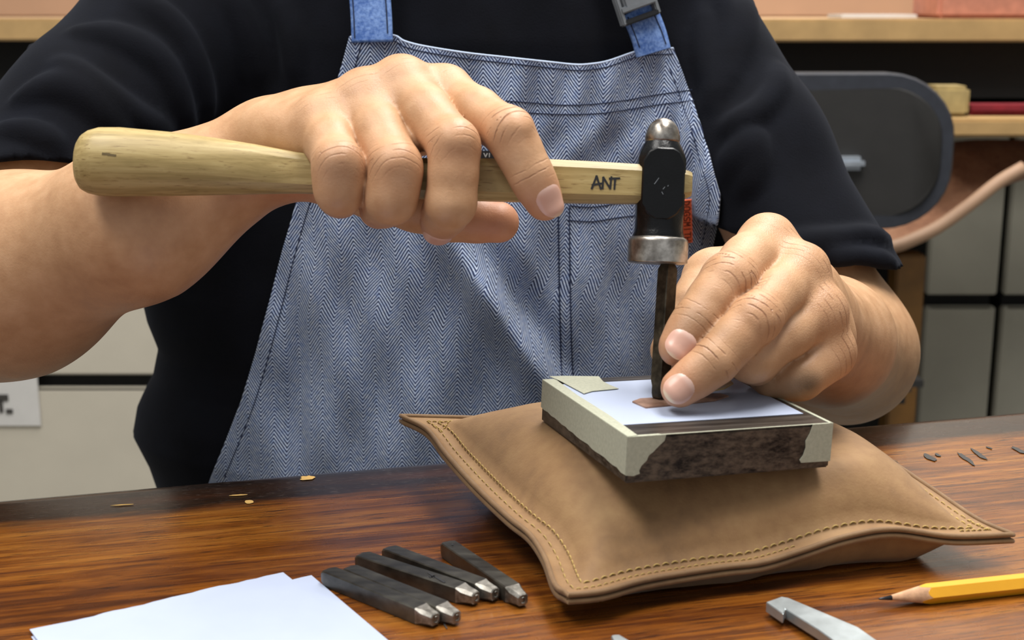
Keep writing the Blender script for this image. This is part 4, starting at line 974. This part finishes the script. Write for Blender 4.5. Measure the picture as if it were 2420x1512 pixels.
def shirt(P):
    d = shirt0(P); n = ((P > RB0.astype(f32)) & (P < RB1.astype(f32))).all(1) & (d < .03) & (d > -.03)
    if n.any():
        Q = P[n]; q = d[n]
        for a, b, ra, rb in RG: q = smin(q, cone(Q, a, b, ra, rb), .009)
        d = d.copy(); d[n] = q
    wv = .0016*np.sin(P[:, 0]*46+P[:, 2]*9)*np.sin(P[:, 2]*31+2) + .0012*np.sin(P[:, 0]*95+P[:, 1]*40+P[:, 2]*30); d = d+wv.astype(f32)
    r, l = None, None
    # shirt hem line round the hips, curling outwards
    return np.maximum(d, HEMZ-P[:, 2])
lo = (RE[0].x-.09, RE[0].y-.10, HEMZ-.012); hi = (LE[0].x+.09, TY+.17, 1.165)
V, F = polygonise(shirt, lo, hi, .0034)
npmesh('shirt', V, F, 'shirt', PER)
# trousers and stool below the bench
def trousers(P):
    d = ellcol(P, [.50, .60, .71], [.17, .185, .17], [.12, .12, .11])
    for s in (-1, 1):
        hip = (TX+s*.09, TY-.01, .575); kn = (TX+s*.15, TY-.24, .545); an = (TX+s*.15, TY-.20, .07)
        # keep the knees under the bench
        d = smin(d, cone(P, hip, kn, .085, .062), .03); d = smin(d, cone(P, kn, an, .060, .045), .02)
    return d
V, F = polygonise(trousers, (TX-.3, TY-.36, .02), (TX+.3, TY+.16, .75), .008); npmesh('trousers', V, F, 'trousers', PER)
for s in (-1, 1):
    V, F = loft([[(TX+s*.15+w*.5*math.cos(t), y, max(.001, hz*.5+hz*.5*math.sin(t))) for t in np.linspace(0, 2*math.pi, 16, endpoint=False)] for y, w, hz in ((TY-.14, .05, .06), (TY-.16, .075, .09), (TY-.24, .085, .085), (TY-.33, .095, .06), (TY-.39, .08, .045), (TY-.41, .03, .03))])
    fixn(mesh('shoe', V, F, 'black', PER, smooth=True))
st = empty('stool', (TX, TY+.02, 0), 'black round stool under the person in the apron', 'stool')
lathe('seat', [(0, .02), (.002, .17), (.02, .175), (.035, .16), (.037, .02)], Vector((TX, TY+.02, .448)), Vector((0, 0, 1)), 'black', st)
for k in range(4):
    a = math.pi/4+k*math.pi/2; tube('leg', [(TX+.10*math.cos(a), TY+.02+.10*math.sin(a), .447), (TX+.19*math.cos(a), TY+.02+.19*math.sin(a), .006)], .012, 'greyplastic', st)
tube('foot_ring', [(TX+.15*math.cos(t), TY+.02+.15*math.sin(t), .20) for t in np.linspace(0, 2*math.pi, 24, endpoint=False)], .008, 'greyplastic', st, 6, True)

# ------------------------------------------------------------------ apron
def torso_hit(pp, off, fn=None):
    fn = fn or (lambda P: torso(P))
    D = np.array([tuple(ray(*p).normalized()) for p in pp], f32); P = np.array([tuple(CAM)]*len(pp), f32)+D*.5
    Q = march(fn, P, D, 90, .8); return Q-D*off[:, None] if hasattr(off, '__len__') else Q-D*off
LE_ = np.array([(826, 88), (812, 140), (800, 180), (770, 270), (735, 370), (700, 480), (668, 590), (640, 700), (606, 830), (570, 950), (535, 1040), (500, 1125), (470, 1210), (440, 1300)], float)
RE_ = np.array([(1591, 114), (1608, 160), (1625, 205), (1644, 260), (1660, 305), (1680, 380), (1702, 460), (1697, 520), (1684, 580), (1672, 700), (1664, 830), (1660, 950), (1655, 1040), (1650, 1125), (1648, 1210), (1645, 1300)], float)
TE_ = np.array([(0, 86), (.13, 82), (.17, 96), (.23, 108), (.36, 124), (.5, 136), (.62, 146), (.70, 152), (.75, 150), (.80, 143), (.88, 122), (.92, 117), (1, 113)], float)
NU, NV = 200, 230
S = np.linspace(0, 1, NU); Tt = np.linspace(0, 1, NV)
ty = np.interp(S, TE_[:, 0], TE_[:, 1])
PX = np.zeros((NU, NV)); PY = np.zeros((NU, NV))
for i in range(NU):
    PY[i] = ty[i]+(1300-ty[i])*Tt
    PX[i] = np.interp(PY[i], LE_[:, 1], LE_[:, 0])*(1-S[i])+np.interp(PY[i], RE_[:, 1], RE_[:, 0])*S[i]
def gs(x, c, w): return np.exp(-((x-c)/w)**2)
def apron_wr(X, Y):
    h = np.zeros_like(X)
    # gathers below the neckline and under the seam, broad diagonal fold down to the block, soft hanging folds
    w = gs(Y, 215, 95)*gs(X, 1380, 260)
    h += w*.0022*(np.sin((X+.10*Y)/11.5)+.6*np.sin((X-.1*Y)/19+1))
    h += gs(Y, 330, 70)*gs(X, 1430, 200)*.0022*np.sin((X*.8+Y*.6)/17)
    ln = X-(1085+(Y-560)*.62); h += .020*gs(ln, -18, 50)*gs(Y, 760, 230); h -= .010*gs(ln, 62, 45)*gs(Y, 740, 230)
    h += .005*gs(X-(720+(Y-600)*.03), 60, 60)*gs(Y, 900, 330); h -= .006*gs(X-(690+(Y-600)*.05), 0, 35)*gs(Y, 900, 300)
    h += .0035*np.sin((X-.12*Y)/62)*gs(Y, 1000, 330)
    h += .004*gs(X-1250-(Y-700)*.1, 0, 40)*gs(Y, 620, 150)
    h += .0012*np.sin(X/34+Y/60)+.0010*np.sin(X/21-Y/45+1)
    h += gs(X, 1640, 60)*gs(Y, 330, 170)*.003*np.sin((X+Y*.35)/13)
    return h
def apron_hit(pp, extra=.0):
    pp = np.asarray(pp, float); A = torso_hit(pp, 0.0); B = torso_hit(pp, .0, shirt0); c = A3(CAM)
    ra = np.linalg.norm(A-c, axis=1)-.010; rb = np.linalg.norm(B-c, axis=1)-.004
    r = smin(ra, rb, .012)-apron_wr(pp[:, 0], pp[:, 1])-extra
    D = (A-c)/np.linalg.norm(A-c, axis=1)[:, None]; return (c+D*np.minimum(r, 1.0)[:, None]).astype(f32)
Q = apron_hit(np.stack([PX.ravel(), PY.ravel()], 1))
F = np.array([(i*NV+j, i*NV+j+1, (i+1)*NV+j+1, (i+1)*NV+j) for i in range(NU-1) for j in range(NV-1)])
apron = npmesh('apron', Q, F, 'herring', PER)
# cloth coordinates: arc length across and down the sheet
G = Q.reshape(NU, NV, 3); du = np.linalg.norm(np.diff(G, axis=0), axis=2); uarc = np.concatenate([np.zeros((1, NV)), np.cumsum(du, 0)], 0)
mid = int(NU*.5); uarc = uarc-uarc[mid:mid+1]; xoff = G[mid, :, 0]; ucl = uarc+(xoff-xoff[0])[None]
uvl = apron.data.uv_layers.new(name='UVMap'); uvv = np.stack([.55*ucl.ravel()+.45*Q[:, 0], Q[:, 2]*1.02], 1)
li = np.zeros(len(apron.data.loops), np.int32); apron.data.loops.foreach_get('vertex_index', li); uvl.data.foreach_set('uv', uvv[li].astype(f32).ravel())
md = apron.modifiers.new('thick', 'SOLIDIFY'); md.thickness = .0012; md.offset = 0
bpy.context.view_layer.update()
def seam(name, pts, r=.00032, mat='stitchblue', lift=.0009, n=70):
    pp = catmull(pts, n); return tube(name, apron_hit(pp, lift), r, mat, apron, 5)
def inset(Ed, d): return [(x+d, y) for x, y in Ed]
seam('hem_stitch', inset(LE_[:-1], 32), n=120); seam('hem_stitch', [(x-26, y) for x, y in RE_[1:9]])
top_ = [(825+(1591-825)*s+(4 if s < .1 else 0), y) for s, y in TE_]
seam('neck_binding', [(x, y+1) for x, y in top_], .0007, 'herring', .0003, 120); seam('hem_stitch', [(x, y+14) for x, y in top_], n=120)
seam('bib_seam', [(1195, 238), (1260, 243), (1330, 248), (1400, 246), (1470, 238), (1550, 224), (1635, 212)]); seam('bib_seam', [(1200, 262), (1260, 267), (1330, 270), (1400, 269), (1470, 261), (1550, 248), (1640, 237)])
seam('pocket_seam', [(1346, 486), (1400, 489), (1460, 480), (1530, 470), (1600, 465)]); seam('pocket_seam', [(1340, 520), (1400, 523), (1460, 514), (1530, 506), (1600, 500)])
seam('pocket_seam', [(1319, 478), (1320, 560), (1322, 700), (1325, 830), (1328, 900)], .0005); seam('pocket_seam', [(1346, 486), (1346, 560), (1348, 700), (1351, 830), (1355, 900)], .00045)
# woven brand tag on the pocket edge
def apt(px, py, e): return Vector(apron_hit([(px, py)], e)[0])
t0 = apt(1634, 470, .0045); t1 = apt(1637, 571, .0045); dn = (t1-t0).normalized(); acr = (RGT-dn*RGT.dot(dn)).normalized(); tp = [t0-acr*.0075, t0, t1, t1-acr*.0062]
tg = prism('brand_tag', tp, acr.cross(dn)*(-.0008 if acr.cross(dn).dot(TOW) < 0 else .0008), 'tagorange', apron)
def glyphs(txt, p0, rightv, upv, w, h, gap, mat, parent, nrm, th):
    GL = {'D': [((0, 0), (0, 1)), ((0, 1), (.7, .85)), ((.7, .85), (.95, .5)), ((.95, .5), (.7, .15)), ((.7, .15), (0, 0))], 'O': [((0, .2), (0, .8)), ((0, .8), (.3, 1)), ((.3, 1), (.7, 1)), ((.7, 1), (1, .8)), ((1, .8), (1, .2)), ((1, .2), (.7, 0)), ((.7, 0), (.3, 0)), ((.3, 0), (0, .2))],
          'G': [((1, .85), (.6, 1)), ((.6, 1), (.1, .8)), ((.1, .8), (0, .4)), ((0, .4), (.3, 0)), ((.3, 0), (1, .1)), ((1, .1), (1, .5)), ((1, .5), (.6, .5))], 'S': [((1, .9), (.5, 1)), ((.5, 1), (0, .8)), ((0, .8), (.2, .55)), ((.2, .55), (.9, .4)), ((.9, .4), (.9, .1)), ((.9, .1), (.4, 0)), ((.4, 0), (0, .1))],
          'M': [((0, 0), (.1, 1)), ((.1, 1), (.5, .4)), ((.5, .4), (.9, 1)), ((.9, 1), (1, 0))], 'I': [((.5, 0), (.5, 1))], 'T': [((0, 1), (1, 1)), ((.5, 1), (.5, 0))], 'H': [((0, 0), (0, 1)), ((1, 0), (1, 1)), ((0, .5), (1, .5))]}
    L = []; x = 0
    for ch in txt:
        for a, b in GL[ch]: L.append(((x+a[0]*w, a[1]*h), (x+b[0]*w, b[1]*h)))
        x += w+gap
    return strokes('lettering', L, th, mat, parent, lambda a, b: p0+rightv*a+upv*b+nrm*.0002, nrm)
Ln = (t1-t0).length; nr = acr.cross(dn).normalized(); nr = nr if nr.dot(TOW) > 0 else -nr
glyphs('DOGSMITH', tp[1]+dn*Ln*.03-acr*.0052+nr*.0008, dn, acr, Ln*.085, .0040, Ln*.034, 'tagtext', tg, nr, .00030)
# small black label on the bib, mostly behind the hand
b0 = apt(1100, 356, .004); b1 = apt(1172, 356, .004); b2 = apt(1172, 398, .004); ux_ = (b1-b0).normalized(); dn_ = (b2-b1); dn_ = (dn_-ux_*dn_.dot(ux_)).normalized(); n_ = ux_.cross(dn_); n_ = n_ if n_.dot(TOW) > 0 else -n_; wl = (b1-b0).length
bp = prism('bib_label', [b0, b0+ux_*wl, b0+ux_*wl+dn_*.011, b0+dn_*.011], n_*.0006, 'black', apron)
strokes('lettering', [((1143, 362), (1147, 370)), ((1147, 370), (1151, 362)), ((1156, 362), (1156, 370))], .00022, 'label', bp, lambda x, y: b0+ux_*((x-1100)/72*wl)+dn_*((y-356)*.00026)+n_*.0008, n_)
# straps and buckle
def shp(P): r, l = sleeves(P); return smin(smin(torso(P), r, .02), l, .02)
def strap(name, cl, hw, lift, mat, parent, nx=10, n=50):
    cl = catmull(cl, n); V = []; F = []
    for i in range(n):
        t = cl[min(i+1, n-1)]-cl[max(i-1, 0)]; t = t/np.linalg.norm(t); q = np.array([-t[1], t[0]])
        V += [cl[i]+q*hw*(2*k/nx-1) for k in range(nx+1)]
    Q = torso_hit(np.array(V), lift, shp); F = np.array([(i*(nx+1)+k, i*(nx+1)+k+1, (i+1)*(nx+1)+k+1, (i+1)*(nx+1)+k) for i in range(n-1) for k in range(nx)])
    o = npmesh(name, Q, F, mat, parent); m = o.modifiers.new('t', 'SOLIDIFY'); m.thickness = .0022; m.offset = 0; fixn(o); return o
s1 = strap('shoulder_strap', [(880, 100), (878, 40), (874, -20), (870, -140), (872, -230)], 48, .0135, 'strap', PER)
s2 = strap('shoulder_strap', [(1545, 125), (1532, 80), (1515, 38), (1505, 20)], 41, .0150, 'strap', PER)
s3 = strap('shoulder_strap', [(1490, -20), (1470, -90), (1452, -170), (1440, -240)], 40, .013, 'strap', PER)
def strap_stitch(parent, pts, lift):
    tube('strap_stitch', torso_hit(catmull(pts, 30), lift, shp), .0004, 'stitchblue', parent, 5)
strap_stitch(s1, [(838, 90), (836, 40), (832, -20)], .0150); strap_stitch(s1, [(916, 78), (914, 40), (910, -20)], .0150)
strap_stitch(s2, [(1512, 112), (1500, 80), (1484, 40)], .0165); strap_stitch(s2, [(1574, 104), (1562, 70), (1546, 34)], .0165)
bc = Vector(torso_hit(np.array([(1503, 10)]), .019, shp)[0]); ux = (Vector(torso_hit(np.array([(1553, -8)]), .019, shp)[0])-bc).normalized(); uy0 = (Vector(torso_hit(np.array([(1490, -25)]), .019, shp)[0])-bc).normalized()
uz = ux.cross(uy0).normalized(); uz = uz if uz.dot(TOW) > 0 else -uz; uy = (uy0-ux*uy0.dot(ux)-uz*uy0.dot(uz)).normalized(); RBk = Matrix((ux, uy, uz)).transposed()
bk = box('buckle', bc+uy*.008, (.0185, .020, .006), 'greyplastic', PER, .0012, RBk); bpy.context.view_layer.update()
box('buckle_frame', bc-uy*.0085, (.026, .0035, .005), 'black', bk, .0008, RBk)
for sg in (-1, 1): box('buckle_prong', bc+ux*sg*.0125+uy*.0, (.0032, .020, .005), 'greyplastic', bk, .0008, RBk)
box('buckle_bar', bc-uy*.001, (.026, .004, .0065), 'greyplastic', bk, .0008, RBk)
